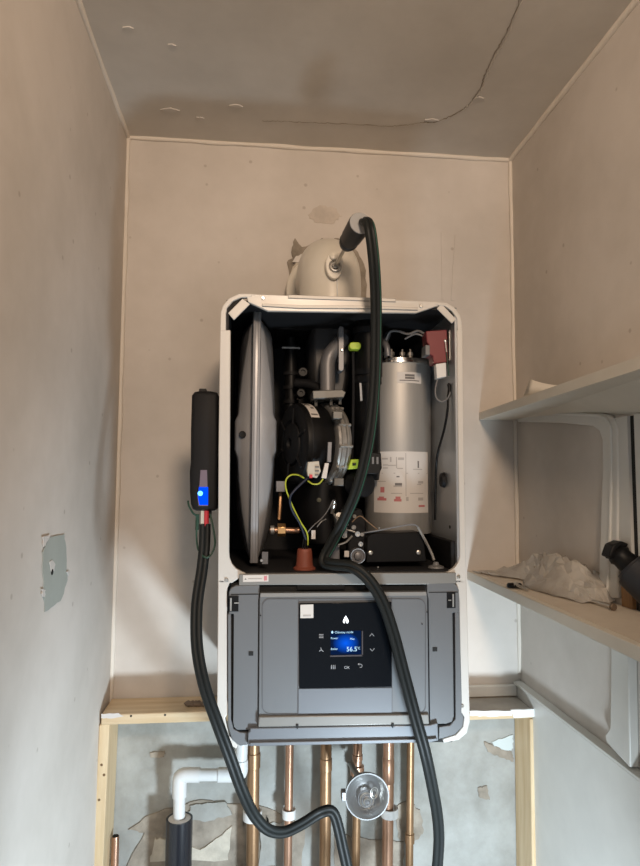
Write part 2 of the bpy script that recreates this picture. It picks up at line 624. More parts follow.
shelf('wall_shelf', su, a1, su.z, su.z + .0165, 'cream painted wall shelf higher up the right wall, seen from below', droop=.072)
shelf('wall_shelf', sl, a2, sl.z - .0185, sl.z, 'cream wall shelf lower on the right wall, with crumpled film on top', True)
ZU, ZLO = su.z, sl.z

# moulding on the right wall between the shelves, carried down to the skirting
XM = XR - .010
out = [(517, 411), (560, 412), (598, 413), (608, 415), (614, 420), (617, 429), (617.5, 470), (617, 598)]
inn = [(598, 598), (602, 470), (602, 440), (599, 431), (592, 426), (560, 423), (517, 422)]
poly = [PX(x, y, XM) for x, y in out + inn]
struct(MB().prism(poly, (XR - XM - .0003, 0, 0)).build('trim_7', M_WHITEWOOD, bevel=.003), 'white moulding bent down the right wall under the upper shelf')
cord_p = spline([PX(x, y, XM - .001) for x, y in [(520, 412.5), (570, 414), (600, 416), (609, 424), (611, 440), (611, 500), (609, 560), (607, 596)]], 8)
struct(MB().tube(cord_p, .0028, 8).build('trim_8', M_WHITEWOOD), 'painted rib along the moulding')
# upright board with bare lower end, and the door edge beyond it
yb0, yb1 = PX(618, 500, XR).y, PX(634, 500, XR).y
t = MB().box(XR - .007, XR - .0003, yb1, yb0, ZLO + .001 + .06, ZU - .036).build('trim_9', M_WHITEWOOD)
struct(t, 'flat white upright board on the right wall')
struct(MB().box(XR - .0065, XR - .0003, yb1 + .003, yb0 - .012, ZLO + .0012, ZLO + .0605).build('trim_10', M_TIMBER), 'bare brown timber foot of the upright board')
pe = [(XR - .004, .30, ZLO + .001), (XR - .004, yb1 - .013, ZLO + .001), (XR - .004, yb1 - .013, ZU - .034), (XR - .004, .30, ZU - .081)]
struct(MB().prism(pe, (.0037, 0, 0)).build('trim_11', M_WHITEWOOD), 'white painted panel edge on the right wall')
struct(MB().box(XR - .002, XR - .0003, yb1 - .0128, yb1 - .0002, ZLO + .001, ZU - .036).build('trim_12', M_GAP), 'dark gap between board and panel')
q = [(611, 645), (628, 650), (630, 768), (606, 742), (605, 735), (610, 728)]
struct(MB().prism([PX(x, y, XR - .016) for x, y in q], (.0155, 0, 0)).build('trim_13', M_WHITEWOOD, bevel=.002), 'white moulding foot below the lower shelf')

# ledges and studs --------------------------------------------------
YL = 1.293
zt = P(150, 713, YL).z
tl = P(205, 722, YL).z
xa = XL + .004
t = thing('timber_ledge', (0, 1.34, tl), 'bare pine ledge left of the boiler, under the hanging cable', 'ledge')
MB().box(xa, P(330, 713, YL).x, YL, YB - .0065, tl, zt).build('board', M_PINEH, t, bevel=.0025)
q = ragged([(101, 714), (118, 713), (124, 716), (112, 718.5), (101, 718)], 4, .5, 60)
MB().ppoly(q, YL - .0008, YL + .0002).build('paint_smear', M_LABEL, t)
for x, y in [(131, 716), (165, 715)]:
    MB().lathe(P(x, y, YL - .0003), (0, 1, 0), [(0, .0022), (.002, .0022)], 8).build('nail_hole', M_GAP, t)
# lumps of clay on it
for i, (x, y, r) in enumerate([(190, 703, .011), (197, 704, .010), (204, 702, .009)]):
    c = P(x, y, 1.325)
    m2 = MB()
    loops = []
    for a in range(1, 8):
        th = math.pi * a / 8
        loops.append([Vector((c.x + r * 1.1 * math.sin(th) * math.cos(2 * math.pi * k / 10), c.y + r * math.sin(th) * math.sin(2 * math.pi * k / 10),
                              zt + r * .45 + r * .45 * math.cos(th))) + .003 * noise.noise_vector(Vector((i * 3 + th * 2, k, 1))) for k in range(10)])
    o = m2.loft(loops).build('clay_lump', M_CLAY)
    tag(o, ['brown lump of debris nearest the left wall on the pine ledge', 'middle brown lump of debris on the pine ledge', 'brown lump of debris nearest the cable on the pine ledge'][i], 'debris', 'debris on the ledge')


def pstud(label, front, Yf, side=None, knots=()):
    """front: pixel quad of the front face (top left, top right, bottom right, bottom left) carried down to the floor"""
    tlv, trv, brv, blv = [P(x, y, Yf) for x, y in front]
    dl, dr = (blv - tlv), (brv - trv)
    bl2 = tlv + dl * ((.03 - tlv.z) / dl.z)
    br2 = trv + dr * ((.03 - trv.z) / dr.z)
    c = (bl2 + br2) / 2
    t2 = thing('timber_stud', (c.x, Yf + .03, .03), label, 'stud')
    MB().prism([tlv, trv, br2, bl2], (0, YB - .0075 - Yf, 0)).build('post', M_PINE, t2, bevel=.002)
    for x, y in knots:
        MB().lathe(P(x, y, Yf - .0004), (0, 1, 0), [(0, .0026), (.002, .0026)], 8).build('knot', mat('knot', (.16, .09, .04), .7), t2)
    return t2


pstud('bare pine stud standing against the left wall', [(99, 725), (109.5, 723), (103.5, 853), (93, 853)], YL + .002, knots=[(101.5, 765), (104, 775), (99, 800)])
t2 = pstud('bare pine stud standing against the right wall', [(530, 719), (537, 719), (540, 853), (532, 853)], YL + .008, knots=[(535, 756), (536, 800)])
ztr = P(495, 711.5, YL + .004).z
t = thing('timber_ledge', (P(500, 712, YL).x, 1.34, tl), 'narrow ledge with chipped white paint edge right of the boiler', 'ledge')
MB().box(P(425, 713, YL).x, XR - .014, YL + .004, YB - .0065, ztr - .016, ztr).build('board', M_PINEH, t, bevel=.002)
MB().box(P(425, 713, YL).x, XR - .015, YL + .005, YB - .013, ztr, ztr + .001).build('grimy_top', mat('grimy_paint', (.40, .37, .33), .7, var=.3, vscale=12), t)
q = ragged([(470, 711), (512, 711), (512, 716), (490, 717), (470, 716)], 6, .7, 61)
MB().ppoly(q, YL + .0025, YL + .0042).build('paint_crust', mat('chipped_white', (.82, .82, .80), .6), t)
q = ragged([(511, 710), (536, 709), (536, 717), (514, 718)], 4, .4, 62)
MB().ppoly(q, YL + .0005, YL + .0042).build('paint_crust', mat('chipped_white', (.82, .82, .8)), t)

# ================================================================== THE BOILER
YF = 1.03
bx0, bx1 = P(220, 450, YF).x, P(463.5, 450, YF).x
bz0 = CAM.z - .402
bz1 = CAM.z + .303
boiler = thing('boiler', ((bx0 + bx1) / 2, 1.2, bz0 - .012),
               'wall-hung boiler with its front cover removed, grey control panel below', 'boiler')

# casing (sheet metal box, open to the front)
w = .004
zmid = P(340, 572, YF).z
mb = MB()
mb.box(bx0 + .006, bx0 + .006 + w, YF + .003, YB - .003, bz0 + .02, bz1 - .004)
mb.box(bx0 + .006, bx1 - .006, YF + .009, YB - .003, bz1 - .006, bz1 - .001)
mb.build('case_shell', M_INNER, boiler)
MB().box(bx1 - .012, bx1 - .012 + w, YF + .003, YB - .003, bz0 + .02, bz1 - .004).build('case_side', M_CASE, boiler, label='bare grey steel inside of the side panel')
MB().box(bx0 + .006, bx1 - .006, YB - .006, YB - .002, bz0 + .02, bz1 - .004).build('case_back', M_INNER, boiler)
MB().box(bx0 + .011, bx1 - .012, YF + .004, YB - .006, zmid - .003, zmid).build('chamber_floor', M_INNER, boiler)

# front flange
fr = MB()
fr.ppoly([(220, 334), (220.5, 312), (223, 305), (229, 298), (239, 293.5), (252, 293.5), (252, 297), (241, 297.5), (233, 301), (227, 308), (226, 314), (226, 334)], YF, YF + .010)
fr.ppoly([(220, 330), (230.5, 330), (230, 420), (229, 552), (229.6, 558), (232, 564), (236, 568.5), (242, 572), (246, 573.5), (232, 583), (218, 583), (218.5, 450)], YF - .0002, YF + .010)
fr.ppoly([(462.5, 336), (462, 322), (460, 315), (454, 307), (447, 303), (436, 301.5), (436, 305), (445, 306), (452, 311), (457, 318), (458, 336)], YF, YF + .010)
fr.ppoly([(457, 330), (462.5, 330), (464, 450), (466.5, 583), (455, 583), (443, 573), (449, 571.5), (454.5, 568), (458, 563), (460, 557), (460, 552), (458.5, 450)], YF - .0002, YF + .010)
fr.ppoly([(246, 293.6), (330, 297), (438, 301.7), (440, 305), (416, 313), (300, 311.5), (268, 311), (248, 302)], YF + .0004, YF + .008)
front = fr.build('front_flange', M_FRAME, boiler, bevel=.0012)
MB().ppoly([(228, 313), (242.5, 298.5), (250, 304), (234, 320)], YF + .001, YF + .004).build('corner_gusset', M_FRAME, boiler, bevel=.0008)
MB().ppoly([(441.5, 303.5), (456, 319), (452, 323.5), (437, 308.5)], YF + .001, YF + .004).build('corner_gusset', M_FRAME, boiler, bevel=.0008)
MB().ppoly([(226, 314), (227, 308), (233, 301), (241, 297.5), (244, 299), (229, 314)], YF + .005, YF + .007).build('corner_gap', M_BLACK2, boiler)
MB().ppoly([(445, 306), (452, 311), (457, 318), (457, 322), (441, 306)], YF + .005, YF + .007).build('corner_gap', M_BLACK2, boiler)
# lower side rails of the flange
fr = MB().ppoly([(218, 580), (231, 580), (227.5, 588), (227, 592), (227, 700), (229, 706), (228, 714), (225, 718), (229, 736), (238, 745), (236, 749), (224, 741), (219, 728), (217, 715)], YF - .0002, YF + .012)
fr.build('side_rail', M_FRAME, boiler, bevel=.0012)
fr = MB().ppoly([(455, 580), (466.5, 580), (469.5, 700), (470, 722), (467, 733), (459, 740), (444, 743), (443, 739), (456, 735), (463, 727), (464.5, 717), (460, 711), (458, 706), (461, 699), (459.5, 600), (458, 590)], YF - .0002, YF + .012)
fr.build('side_rail', M_FRAME, boiler, bevel=.0012)


def screw(px, py, Y, r, parent, m=M_SCREW, name='screw', axis=(0, -1, 0)):
    p = P(px, py, Y)
    s2 = MB().lathe(p, axis, [(-.002, r), (.0008, r), (.0016, r * .75), (.0016, r * .35), (.0006, r * .28)], 14)
    return s2.build(name, m, parent)


for x, y in [(226.5, 580), (458.5, 577), (462, 706), (263, 298), (421, 306)]:
    screw(x, y, YF - .0004, .0032, boiler)

# chrome rails on top
MB().pbox(288, 296.5, 396, 300, YF - .002, YF + .02)  .build('top_rail', mat('rail_grey', (.42, .41, .39), .5, .4), boiler, bevel=.0008)
MB().ppoly([(262, 303.5), (300, 305), (368, 305.5), (418, 307.5), (418, 310), (368, 308.5), (300, 308.2), (262, 306)], YF - .003, YF + .001)  .build('top_rail', mat('rail_grey', (.42, .41, .39), .5, .4), boiler, bevel=.0005)

# expansion vessel seen edge-on ------------------------------------
YV = 1.075
vc = P(255.5, 440, YV).x
prof = [(314, 10, 3), (317, 15, 5), (325, 17, 7.5), (345, 18.5, 10.5), (370, 19.5, 14), (395, 20.5, 16.5), (412, 21, 17.5), (419, 22.5, 20.5), (449, 22.5, 20.5), (457, 21, 17.5),
        (480, 20.5, 16), (510, 19, 13), (533, 16, 9.5), (549, 12, 6.5), (558, 9, 5), (563, 5, 3)]
loops = []
for py, wd, wf in prof:
    z = P(255, py, YV).z
    ww, ff = M(wd, YV), M(wf, YV)
    mid = (ww + ff) / 2
    half = [(ww, 1.31), (ww, 1.185), (mid, 1.143), (ff * 1.04, 1.111), (ff * .94, 1.103), (ff * .5, 1.097), (ff * .2, 1.095)]
    sec = [(-x, y) for x, y in half] + [(x, y) for x, y in reversed(half)]
    loops.append([Vector((vc + x, y, z)) for x, y in sec])
vessel = MB().loft(loops).build('expansion_vessel', M_VESSEL, boiler, angle=60, label='grey flattened steel expansion vessel')
loops = []
zt0, zb0 = P(255, 309, YV).z, P(255, 564, YV).z
for k in range(25):
    t = k / 24
    z = zt0 + (zb0 - zt0) * t
    e = .02 * (abs(2 * t - 1) ** 6)
    hw = M(4.3, YV)
    loops.append([Vector((vc + x * hw, y + e, z)) for x, y in [(-1, 1.30), (-1, 1.074), (-.8, 1.069), (-.35, 1.068), (-.25, 1.0695), (.25, 1.0695), (.35, 1.068), (.8, 1.069), (1, 1.074), (1, 1.30)]])
MB().loft(loops).build('vessel_rim', M_VESSEL, vessel, angle=50)
MB().lathe(P(242.5, 434.5, 1.097), (0, -1, 0), [(-.02, .0062), (.002, .0062), (.003, .005), (.0025, .003)], 18).build('vessel_plug', M_GAP, vessel)
MB().pbox(262, 552, 268, 564, 1.058, 1.062).build('bracket_tab', M_GREYDUCT, boiler)
screw(261.5, 560.5, 1.056, .0025, boiler)

# dark ducting behind ------------------------------------------------
MB().pbox(276, 318, 312, 330, 1.20, 1.34).build('upper_shelf_bar', M_BLACK2, boiler, bevel=.003)
m2 = MB().tube(pspline([(291, 338, 1.24), (291, 365, 1.24), (291, 400, 1.24), (290, 470, 1.25)], 4), .012, 14)
duct = m2.build('air_pipe', M_BLACK, boiler)
for y in (348, 374, 388, 402):
    MB().lathe(P(291, y, 1.24), (0, 0, 1), [(-.0035, .0155), (.0035, .0155)], 18).build('pipe_collar', M_BLACK2, duct)
MB().pbox(282, 347, 300, 348.6, 1.222, 1.226).build('metal_clip', M_ALU, boiler)
m2 = MB().tube(pspline([(296, 383, 1.20), (308, 384, 1.19), (318, 388, 1.18), (326, 396, 1.17)], 5), .009, 12)
m2.build('condensate_pipe', M_BLACK2, boiler)
for x, y, r in [(303, 372, .010), (301, 393, .009)]:
    MB().lathe(P(x, y, 1.19), (0, -1, 0), [(-.02, r), (0, r), (.002, r * .8), (.002, r * .45), (-.002, r * .4)], 16).build('round_cap', M_BLACK, boiler)
# intake silencer and the grey gas/air elbow
loops = []
for py, x0, x1 in [(312, 318, 350), (322, 311, 352), (350, 310, 352), (375, 311, 350), (392, 314, 347)]:
    a, c = P(x0, py, 1.2), P(x1, py, 1.2)
    loops.append([Vector((a.x, 1.33, a.z)), Vector((a.x, 1.21, a.z)), Vector((a.x + .008, 1.195, a.z)), Vector((c.x - .008, 1.195, a.z)), Vector((c.x, 1.21, a.z)), Vector((c.x, 1.33, a.z))])
MB().loft(loops).build('air_silencer', mat('silencer_grey', (.05, .05, .052), .5), boiler, bevel=.003)
m2 = MB().tube(pspline([(327.5, 396, 1.15), (327.5, 378, 1.15), (327.5, 364, 1.15), (330, 355, 1.15), (336, 347, 1.155), (343, 338, 1.165)], 6), .0140, 18)
el = m2.build('mixing_elbow', M_GREYDUCT, boiler, label='grey metal elbow above the fan')
MB().ppoly(rrect(338.5, 326, 344, 371, 2.5), 1.135, 1.165).build('elbow_flange', M_GREYDUCT, el, bevel=.001)
screw(342, 350, 1.133, .0022, el)
MB().ppoly([(312.5, 390.5), (342, 389.5), (346, 392), (344, 397.5), (313, 399)], 1.10, 1.16).build('fan_bracket', mat('shaded_alloy', (.15, .148, .14), .5, .5), boiler, bevel=.0015)  # alloy colour darkened to carry the shade inside the boiler box
for x, y in [(316, 402), (331, 401), (340, 400)]:
    MB().lathe(P(x, y, 1.12), (0, 0, 1), [(-.008, .003), (.005, .003), (.005, .005), (.008, .005)], 8).build('bracket_bolt', mat('shaded_alloy', (.15, .148, .14), .5, .5), boiler)

# fan -----------------------------------------------------------------
fax = Vector((.94, .34, 0)).normalized()
fc = P(291, 443.5, 1.135)
R = M(40.5, 1.135)
fan = MB().lathe(fc, fax, [(.004, R * .55), (0, R * .6), (.0, R * .90), (.003, R * .97), (.010, R), (.050, R), (.054, R * .97)], 48).build('fan_motor', M_BLACK, boiler, label='black fan drum')
MB().lathe(fc, fax, [(.0035, R * .52), (-.001, R * .50), (-.003, R * .30), (-.004, R * .15), (.01, R * .1)], 32).build('motor_hub', M_BLACK2, fan)
for k in range(6):
    a = k * math.pi / 3 + .3
    side = fax.cross(Vector((0, 0, 1)))
    d = side * math.cos(a) + Vector((0, 0, 1)) * math.sin(a)
    MB().tube([fc + d * R * .5 - fax * .0005, fc + d * R * .88 - fax * .0005], .0024, 6).build('motor_rib', M_BLACK2, fan)
MB().lathe(fc + fax * .010, fax, [(0, R * 1.003), (.0015, R * 1.012), (.003, R * 1.003)], 48).build('drum_seam', M_BLACK2, fan)
vol = MB().lathe(fc + fax * .058, fax, [(0, R * .96), (.002, R * 1.02), (.006, R * 1.03), (.007, R * 1.06), (.010, R * 1.06), (.011, R * 1.02), (.016, R * 1.02), (.017, R * 1.07), (.020, R * 1.07), (.021, R * 1.02), (.027, R * 1.0), (.031, R * .9)], 48).build('fan_volute', M_ALU, boiler, label='ribbed cast aluminium fan housing')
for a in (-62, -35, -5, 25, 58):
    ar = math.radians(a)
    d = -fax.cross(Vector((0, 0, 1))) * -1
    d = Vector((.34, -.94, 0)).normalized() * math.cos(ar) + Vector((0, 0, 1)) * math.sin(ar)
    p = fc + fax * .060 + d * R * 1.03
    MB().tube([p, p + fax * .025], .003, 8).build('housing_rib', M_ALU, vol)
for px, py in [(338, 415), (339, 482)]:
    MB().pbox(px - 5, py - 4, px + 5, py + 4, 1.068, 1.09).build('housing_lug', mat('shaded_alloy', (.15, .148, .14), .5, .5), vol, bevel=.0015)
# curved label on the drum: follow the drum surface
sdir = Vector((.34, -.94, 0)).normalized()


def on_drum(t, ang, r):
    return fc + fax * t + (sdir * math.cos(ang) + Vector((0, 0, 1)) * math.sin(ang)) * r


def drum_patch(name, t0, t1, a0, a1, rr, m, par):
    vsx, fsx = [], []
    n = 10
    for k in range(n + 1):
        a = math.radians(a0 + (a1 - a0) * k / n)
        vsx += [on_drum(t0, a, R * rr), on_drum(t1, a, R * rr)]
    for k in range(n):
        fsx.append((2 * k, 2 * k + 1, 2 * k + 3, 2 * k + 2))
    return MB().add(vsx, fsx).build(name, m, par)


lab = drum_patch('fan_label', .012, .029, 36, 84, 1.006, M_LABEL, fan)
for q in [(.013, .018, 66, 78), (.019, .024, 66, 78), (.020, .026, 55, 60), (.014, .027, 40, 43)]:
    drum_patch('label_print', *q, 1.010, M_INK, lab)
# connectors on the drum
m2 = MB().ppoly([(308, 462), (319, 461), (320, 468), (321, 471), (317, 478), (308, 476), (307, 470)], 1.045, 1.062)
cn = m2.build('plug', M_CONN, boiler, bevel=.001, label='cream wiring plug')
for y in (467, 471, 475):
    MB().pbox(315, y - 1, 319, y + .6, 1.0435, 1.0455).build('plug_slot', M_INK, cn)
MB().pbox(309.5, 474.5, 312.5, 478, 1.0435, 1.0455).build('red_tip', M_REDC, cn)
MB().ppoly([(325, 463), (329, 463), (326.5, 478.5), (321.5, 478)], 1.05, 1.06).build('plug', M_LABEL, boiler, bevel=.0006)
MB().ppoly([(328, 442), (332, 442), (331, 462), (327, 462)], 1.055, 1.065).build('plug_bracket', M_GREYDUCT, boiler, bevel=.0006)

# wires
def wire(name, pp, r, m, parent=boiler, sub=8):
    return MB().tube(pspline(pp, sub), r, 7).build(name, m, parent)


wire('earth_wire', [(304, 478, 1.07), (298, 475, 1.06), (291, 475, 1.05), (286, 480, 1.05), (286, 489, 1.05), (290, 500, 1.055), (293, 507, 1.06), (300, 521, 1.06), (307, 533, 1.062), (308, 545, 1.065)], .0013, M_YELLOW)
wire('earth_wire', [(308, 481, 1.055), (313, 484, 1.05), (319, 483.5, 1.05), (323, 479, 1.052)], .0013, M_YELLOW)
wire('blue_wire', [(309, 477, 1.06), (302, 483, 1.055), (294, 491, 1.05), (290, 498, 1.05), (292, 510, 1.055), (300, 524, 1.06), (306, 540, 1.064)], .0020, M_BLUEW)
wire('grey_wire', [(307, 533, 1.065), (313, 526, 1.065), (322, 518, 1.07), (328, 510, 1.075), (333, 500, 1.08)], .0009, M_GREYW)
wire('grey_wire', [(317, 527, 1.07), (321, 522, 1.07), (326, 519, 1.075)], .0009, M_ALU)
for dx in (-2.2, 0, 2.2):
    wire('black_wire', [(306 + dx * .3, 532, 1.066), (305 + dx, 545, 1.066), (304.5 + dx, 556, 1.066)], .0013, M_BLACK)
MB().pbox(311.5, 530.5, 315.5, 539, 1.062, 1.07).build('wire_tag', M_LABEL, boiler)

# lower black sump body under the fan
m2 = MB()
loops = []
for py, x0, x1 in [(480, 303, 348), (490, 296, 350), (508, 296, 352), (530, 300, 352), (545, 306, 348)]:
    a, c = P(x0, py, 1.13), P(x1, py, 1.13)
    cx2, hw = (a.x + c.x) / 2, (c.x - a.x) / 2
    loops.append([Vector((cx2 + hw * math.cos(2 * math.pi * k / 24), 1.20 + .065 * math.sin(2 * math.pi * k / 24), a.z)) for k in range(24)])
m2.loft(loops).build('sump_body', M_BLACK, boiler, bevel=.002)
MB().lathe(P(319, 500, 1.133), (0, -1, 0), [(-.01, .004), (.0015, .004), (.002, .003)], 14).build('round_cap', mat('cap_olive', (.10, .10, .07), .6), boiler)

# copper fitting to the vessel
ft = MB().tube([P(270, 530, 1.10), P(299, 530.5, 1.10)], .0052, 14).build('copper_stub', M_COPPER, boiler)
MB().lathe(P(277.5, 530, 1.10), (1, 0, 0), [(0, .0115), (.014, .0115)], 6).build('hex_nut', M_BRASS, ft, bevel=.0008, label='brass hex nut')
MB().lathe(P(270.5, 530, 1.10), (1, 0, 0), [(0, .008), (.006, .008), (.007, .006)], 14).build('ferrule', M_ALU, ft)
wire('copper_pipe', [(281, 485, 1.16), (280, 505, 1.15), (279, 520, 1.14)], .0035, M_BRONZE)
MB().pbox(276, 481, 285, 492, 1.13, 1.15).build('pipe_bracket', M_GREYDUCT, boiler, bevel=.001)
# terracotta rubber grommet
gz = zmid + .0005
gp = PZ(304.5, 571, gz)
gp.y = 1.062
m2 = MB().lathe((P(304.5, 560, 1.062).x, 1.062, gz), (0, 0, 1), [(0, .0185), (.003, .0185), (.005, .0150), (.012, .0135), (.030, .0125), (.034, .0115), (.034, .006), (.028, .005)], 24)
m2.build('cable_grommet', M_TERRA, boiler, label='terracotta rubber cable grommet')

# heat exchanger -----------------------------------------------------
hx_r = M(35, 1.15)
hxp = P(403.5, 450, 1.15)
hxY = 1.15 + hx_r * .75
ztop, zbot = P(402, 364, 1.15).z, P(402, 534, 1.15).z
hx = MB().lathe((hxp.x, hxY, zbot), (0, 0, 1), [(0, hx_r * .98), (.004, hx_r), (ztop - zbot - .004, hx_r), (ztop - zbot, hx_r * .99)], 48).build('heat_exchanger', M_STEEL, boiler, label='brushed steel heat exchanger drum')
h = ztop - zbot
MB().lathe((hxp.x, hxY, zbot + h), (0, 0, 1), [(0, hx_r * 1.0), (.001, hx_r * 1.03), (.005, hx_r * 1.03), (.006, hx_r * .985), (.010, hx_r * .98), (.012, hx_r * .9), (.013, hx_r * .4)], 48).build('drum_lid', M_CHROME, hx)
for dx, dz in [(-14, 5), (-8, 4), (3, 5), (11, 3.5)]:
    p = P(402 + dx, 356, 1.13)
    MB().lathe((p.x, p.y + .02, zbot + h + .012), (0, 0, 1), [(-.004, .0035), (.004, .0035), (.004, .0055), (.010, .0055), (.011, .002), (.016, .002)], 8).build('lid_nut', M_SCREW, hx)
# electrode block above
m2 = MB().tube(pspline([(388, 356, 1.13), (387, 348, 1.13), (385, 342, 1.14), (388, 334, 1.16)], 5), .006, 10)
m2.build('electrode', M_GREYDUCT, boiler)


def on_hx(ang, z, k=1.004):
    return Vector((hxp.x + hx_r * k * math.sin(ang), hxY - hx_r * k * math.cos(ang), z))


def hx_ang(px, py):
    # angle on the drum seen at this photo pixel
    d = ray(px, py)
    ox, oy = CAM.x - hxp.x, CAM.y - hxY
    A = d.x ** 2 + d.y ** 2
    B = 2 * (ox * d.x + oy * d.y)
    C = ox * ox + oy * oy - hx_r ** 2
    disc = max(B * B - 4 * A * C, 0)
    t = (-B - math.sqrt(disc)) / (2 * A)
    p = CAM + d * t
    return math.atan2(p.x - hxp.x, -(p.y - hxY)), p.z


def hx_patch(name, x0, y0, x1, y1, k, m, par, n=14):
    a0, za = hx_ang(x0, y0)
    a1, zb = hx_ang(x1, y0)
    _, zc2 = hx_ang((x0 + x1) / 2, y1)
    zt2 = (za + zb) / 2
    vsx, fsx = [], []
    for i in range(n + 1):
        a = a0 + (a1 - a0) * i / n
        vsx += [on_hx(a, zt2, k), on_hx(a, zc2, k)]
    for i in range(n):
        fsx.append((2 * i, 2 * i + 1, 2 * i + 3, 2 * i + 2))
    return MB().add(vsx, fsx).build(name, m, par)


sk = hx_patch('instruction_label', 374, 452, 427.5, 513, 1.004, M_LABEL, hx)
sk['label'] = 'white instruction label with small red and grey diagrams'
for q, m3 in [((382, 458, 388, 459.5), M_INKGREY), ((390, 457, 391.5, 462), M_INKGREY), ((396, 457, 397, 468), M_INKGREY), ((398, 457.5, 404, 460), M_INKGREY), ((383, 464.5, 388, 465.5), M_INKGREY),
              ((383, 467.5, 388, 468.5), M_INKGREY), ((397, 468, 403, 469), M_INKGREY), ((388, 465, 396, 465.8), M_INKGREY), ((405.4, 453, 406.1, 496), M_INKGREY),
              ((382, 473, 427, 473.7), M_INKGREY), ((417.4, 461, 418.8, 468), M_INK), ((413, 469, 422, 469.8), M_INKGREY), ((396.5, 476, 399.5, 477.3), M_INK), ((395, 483, 402, 485.5), M_INK), ((393.5, 485.5, 402, 487), M_INKGREY),
              ((380.5, 487, 384.5, 492.5), M_INKRED), ((377.5, 498, 386.5, 500.5), M_INKRED), ((379, 496.5, 384, 498), M_INKRED), ((394, 499, 401.5, 501.5), M_INKRED), ((395.5, 496.5, 400.5, 499), M_INKRED),
              ((418, 481, 423, 483.5), M_INKGREY), ((417, 484, 421, 485), M_INKGREY), ((391, 493, 402, 493.8), M_INKGREY), ((410, 493, 423, 493.8), M_INKGREY), ((418, 497.5, 423, 500.5), M_INKGREY), ((406, 497, 408.5, 501), M_INKGREY),
              ((418.5, 505, 424.5, 507), M_INKRED), ((378, 481, 386, 481.7), M_INKGREY)]:
    hx_patch('label_print', *q, 1.007, m3, sk, 4)
sk2 = hx_patch('rating_label', 397, 372.5, 421, 383, 1.004, M_LABEL, hx)
for q in [(405, 374.3, 414.5, 376.4), (405, 377, 414.5, 379), (399.5, 380.2, 419, 380.9)]:
    hx_patch('label_print', *q, 1.007, M_INK, sk2, 4)

# ribbed black riser pipe in the middle
rp2 = []
rz0, rz1 = P(368, 480, 1.11).z, P(368, 316, 1.11).z
rx = P(368.5, 400, 1.12).x
prof = []
n = 12
rr0 = M(13.5, 1.12)
riser = MB().lathe((rx, 1.135, rz0), (0, 0, 1), [(0, rr0 * .9), (.01, rr0 * .95), (.02, rr0), (rz1 - rz0 - .03, rr0), (rz1 - rz0, rr0 * .8)], 28).build('riser_duct', M_BLACK, boiler)
for y in (330, 372, 380):
    MB().lathe((rx, 1.135, P(368, y, 1.12).z), (0, 0, 1), [(-.005, rr0 * 1.12), (.005, rr0 * 1.12)], 28).build('duct_collar', M_BLACK2, riser)
MB().ppoly(rrect(376, 318, 382.5, 378, 2), 1.10, 1.15).build('duct_flange', M_BLACK2, boiler, bevel=.001)
m2 = MB().tube(pspline([(353, 352, 1.115), (353.5, 380, 1.115), (353, 420, 1.115), (352, 462, 1.118)], 6), .0026, 8)
m2.build('pull_rod', M_BLACK2, boiler)
MB().ppoly(rrect(349.5, 342, 361, 349.3, 3), 1.10, 1.118).build('release_clip', M_LIME, boiler, bevel=.0015, label='lime green release clip')
MB().ppoly([(351, 459.5), (359, 459), (357.5, 468.5), (348, 469.5)], 1.09, 1.11).build('release_clip', M_LIME, boiler, bevel=.0012, label='lime green clip beside the fan')
MB().pbox(352.5, 463, 356, 465.5, 1.0885, 1.0905).build('clip_slot', M_GAP, boiler)
MB().ppoly([(359.5, 383), (361.5, 383), (362.5, 400.5), (360.5, 401)], 1.098, 1.10).build('white_tag', M_LABEL, boiler)
# black clamp and hand-wheel at the drum edge
cl = MB().ppoly([(365, 455), (372, 452), (381, 453), (382, 468), (379, 474), (366, 474)], 1.085, 1.12).build('pipe_clamp', M_BLACK, boiler, bevel=.0015)
for x in (372, 376.5):
    MB().pbox(x, 457, x + 2, 464, 1.0835, 1.0855).build('clamp_slot', M_GREYW, cl)
MB().lathe(P(365, 484, 1.10), (.5, -.8, 0), [(-.03, .022), (-.005, .024), (.002, .022), (.005, .014)], 28).build('hand_wheel', M_BLACK2, boiler)
MB().lathe(P(372, 449, 1.10), (0, -1, 0), [(-.01, .005), (.002, .005), (.003, .003)], 12).build('round_cap', M_BLACK2, boiler)

# hydraulic block
hb = MB()
hb.pbox(336, 516, 350, 536, 1.11, 1.18)
hb.pbox(343, 510, 362, 528, 1.12, 1.19)
hb.build('hydraulic_block', M_ALU, boiler, bevel=.003, label='cast metal hydraulic block')
for (x, y, r, ax, ln) in [(339, 517, .006, (0, -1, .3), .02), (346, 521, .007, (0, -1, 0), .02), (352, 516, .005, (.3, -1, 0), .022), (333, 508, .0045, (.1, -.5, 1), .03), (344, 534, .006, (0, -1, 0), .018),
                          (354, 527, .006, (-.2, -1, 0), .02), (361, 534, .005, (0, -1, 0), .026), (339, 530, .004, (0, -1, 0), .02)]:
    MB().lathe(P(x, y, 1.108), ax, [(-.01, r * .8), (0, r * .8), (0, r * 1.15), (ln * .3, r * 1.15), (ln * .3, r * .7), (ln * .5, r * .65)], 12).build('valve_stem', M_ALU if r > .0045 else M_SCREW, boiler)
for pp, r in [([(334, 514, 1.10), (338, 520, 1.09), (344, 523, 1.09), (350, 519, 1.095)], .002), ([(331, 540, 1.09), (338, 534, 1.085), (346, 530, 1.09), (355, 532, 1.09)], .0016), ([(338, 545, 1.08), (346, 542, 1.08), (352, 536, 1.085)], .0018)]:
    wire('capillary_tube', pp, r, M_ALU)
MB().ppoly([(350, 512), (360, 508), (366, 520), (367, 545), (363, 560), (349, 560), (347, 535)], 1.10, 1.13).build('valve_body', M_BLACK2, boiler, bevel=.003)
